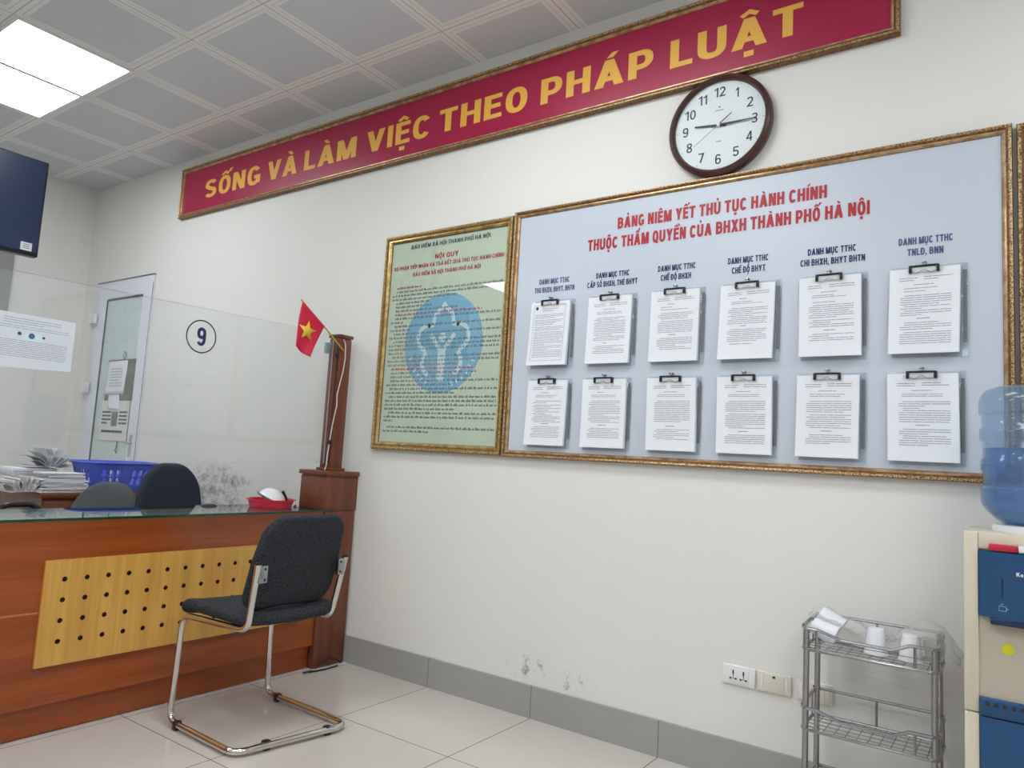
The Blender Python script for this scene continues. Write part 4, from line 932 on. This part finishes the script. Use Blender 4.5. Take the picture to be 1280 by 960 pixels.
film_sheet('plastic_bag', 'crumpled clear plastic bag draped over the rack right end', lambda u, v: (-.36 + .20 * u, -.055 - .12 * v, ZS + .045 + .07 * math.sin(PI * min(1, u * .9)) * (1 - .5 * v) - .10 * max(0, u - .72) * 1.6))
film_sheet('plastic_bag', 'clear plastic bag covering the tilted cups at the rack left end', lambda u, v: (-.60 + .25 * u, -.06 - .10 * v, ZS + .108 * (1 - u) * (1 - .35 * v) + .03 * u + .012), 26, 16)

# ------------------------------------------------------------------ water cooler
wc = thing('water_cooler', 'cream floor standing water cooler with blue front panels', 'water cooler', (.03, -.28, 0))
WX0, WX1, WY, WT = -.135, .195, -.45, 1.004
m = MB(); m.rbox((WX0, WY + .012, .02), (WX1, -.12, WT), .006); m.rbox((WX0, WY, .535), (WX0 + .034, WY + .02, WT), .004); m.rbox((WX1 - .034, WY, .535), (WX1, WY + .02, WT), .004); m.rbox((WX0 + .034, WY + .001, .96), (WX1 - .034, WY + .02, WT), .003)
m.rbox((WX0, WY, .02), (WX0 + .034, WY + .02, .532), .004); m.rbox((WX1 - .034, WY, .02), (WX1, WY + .02, .532), .004); m.box((WX0 + .03, -.40, 0), (WX1 - .03, -.15, .021)); m.build('cabinet', 'cream_body', wc)
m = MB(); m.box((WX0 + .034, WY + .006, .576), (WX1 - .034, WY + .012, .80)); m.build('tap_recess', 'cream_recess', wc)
m = MB(); f = on_wall(WY - .012)
n = 10; vs = []
for i in range(n + 1):
    u = i / n; x = WX0 + .035 + (WX1 - WX0 - .07) * u; yb = WY - .004 - .022 * math.sin(PI * u) ** .8
    vs += [(x, yb, .785), (x, yb, .955), (x, WY + .01, .785), (x, WY + .01, .955)]
fs = []
for i in range(n): a = i * 4; fs += [(a, a + 4, a + 5, a + 1), (a, a + 2, a + 6, a + 4), (a + 1, a + 5, a + 7, a + 3), (a + 2, a + 3, a + 7, a + 6)]
fs += [(0, 1, 3, 2), (n * 4, n * 4 + 2, n * 4 + 3, n * 4 + 1)]; m.add(vs, fs, 0); m.rbox((WX0 + .06, WY - .022, .768), (WX1 - .06, WY + .01, .786), .004, 1)
pn = m.build('upper_panel', ['cooler_blue', 'cooler_navy'], wc)
m = MB(); fy = lambda u, v, dd: (u, WY - .004 - .022 * math.sin(PI * max(.001, min(.999, (u - WX0 - .035) / (WX1 - WX0 - .07)))) ** .8 - dd - .0004, v)
m.prism([fy(-.0495, .842, 0), fy(-.0465, .842, 0), fy(-.0465, .890, 0), fy(-.0495, .890, 0)], (0, -.001, 0), 0); m.build('indicator_slot', 'cooler_navy', pn)
m = MB(); stroke(m, [(-.056, .806), (-.056, .818), (-.040, .818), (-.040, .806)], .002, .0012, 0, fy, True); stroke(m, [(-.040, .815), (-.035, .813), (-.040, .809)], .0018, .0012, 0, fy); stroke(m, [(-.052, .822), (-.046, .824)], .002, .0012, 0, fy); m.build('cup_icon', 'icon_pale', pn)
for ch_, a, b in (('K', -.017, -.0095), ('a', -.0082, -.0025)): m = MB(); put_text(m, ch_, a, b, .899, .0105, fy, .2); m.build('letter', 'white_plastic', pn)
m = MB(); m.rbox((WX0 + .058, WY - .014, .958), (-.014, WY + .004, .976), .003); m.build('hot_button', 'button_red', wc); m = MB(); m.rbox((-.012, WY - .014, .958), (.05, WY + .004, .976), .003); m.build('cold_button', 'white_plastic', wc)
m = MB(); m.lathe([(0, WY + .0045), (.014, WY + .0045), (.014, WY + .0065)], (-.037, 0, .706), 20, 'y', 0); m.build('sticker', 'label_yellow', wc)
m = MB(); m.rbox((WX0 + .035, WY - .006, .03), (WX1 - .035, WY + .012, .528), .004); m.rbox((WX0 + .035, WY - .010, .53), (WX1 - .035, WY + .012, .576), .006)
for k in range(13): x = WX0 + .048 + k * .0188; m.rbox((x, WY - .012, .558), (x + .009, WY - .006, .569), .001, 1)
m.build('lower_door', ['cooler_blue', 'numeral_black'], wc)
for x in (.055, .115):
    m = MB(); m.tube([(x + .0, WY + .01, .765), (x, WY - .01, .76), (x, WY - .012, .73)], .008, 10); m.build('tap', 'white_plastic', wc)
m = MB(); m.lathe([(.11, WT - .001), (.108, WT + .018), (.085, WT + .02), (.06, WT + .008)], (.035, -.28, 0), 40); m.build('bottle_collar', 'white_plastic', wc)
# bottle
wb = thing('water_bottle', 'large blue water bottle standing upside down on the cooler', 'water bottle', (.035, -.28, WT + .02))
pts = [(.05, 1.018), (.075, 1.022), (.1, 1.036), (.122, 1.058), (.134, 1.074), (.1375, 1.090), (.1375, 1.122), (.131, 1.128), (.131, 1.168), (.136, 1.176), (.137, 1.20), (.131, 1.21), (.131, 1.250), (.1385, 1.262), (.1385, 1.288), (.133, 1.296), (.133, 1.330), (.140, 1.336), (.140, 1.366), (.136, 1.385), (.124, 1.402), (.10, 1.412), (.06, 1.414), (0, 1.412)]
m = MB(); m.lathe(pts, (.035, -.28, 0), 56); m.build('bottle_body', 'bottle_blue', wb)
m = MB(); m.lathe([(.04, 1.022), (.073, 1.026), (.098, 1.040), (.119, 1.060), (.131, 1.076), (.134, 1.092), (.134, 1.121), (.1275, 1.127), (.1275, 1.169), (.133, 1.178), (.134, 1.199), (.1275, 1.209), (.1275, 1.236), (0, 1.236)], (.035, -.28, 0), 56); m.build('water', 'water_blue', wb)
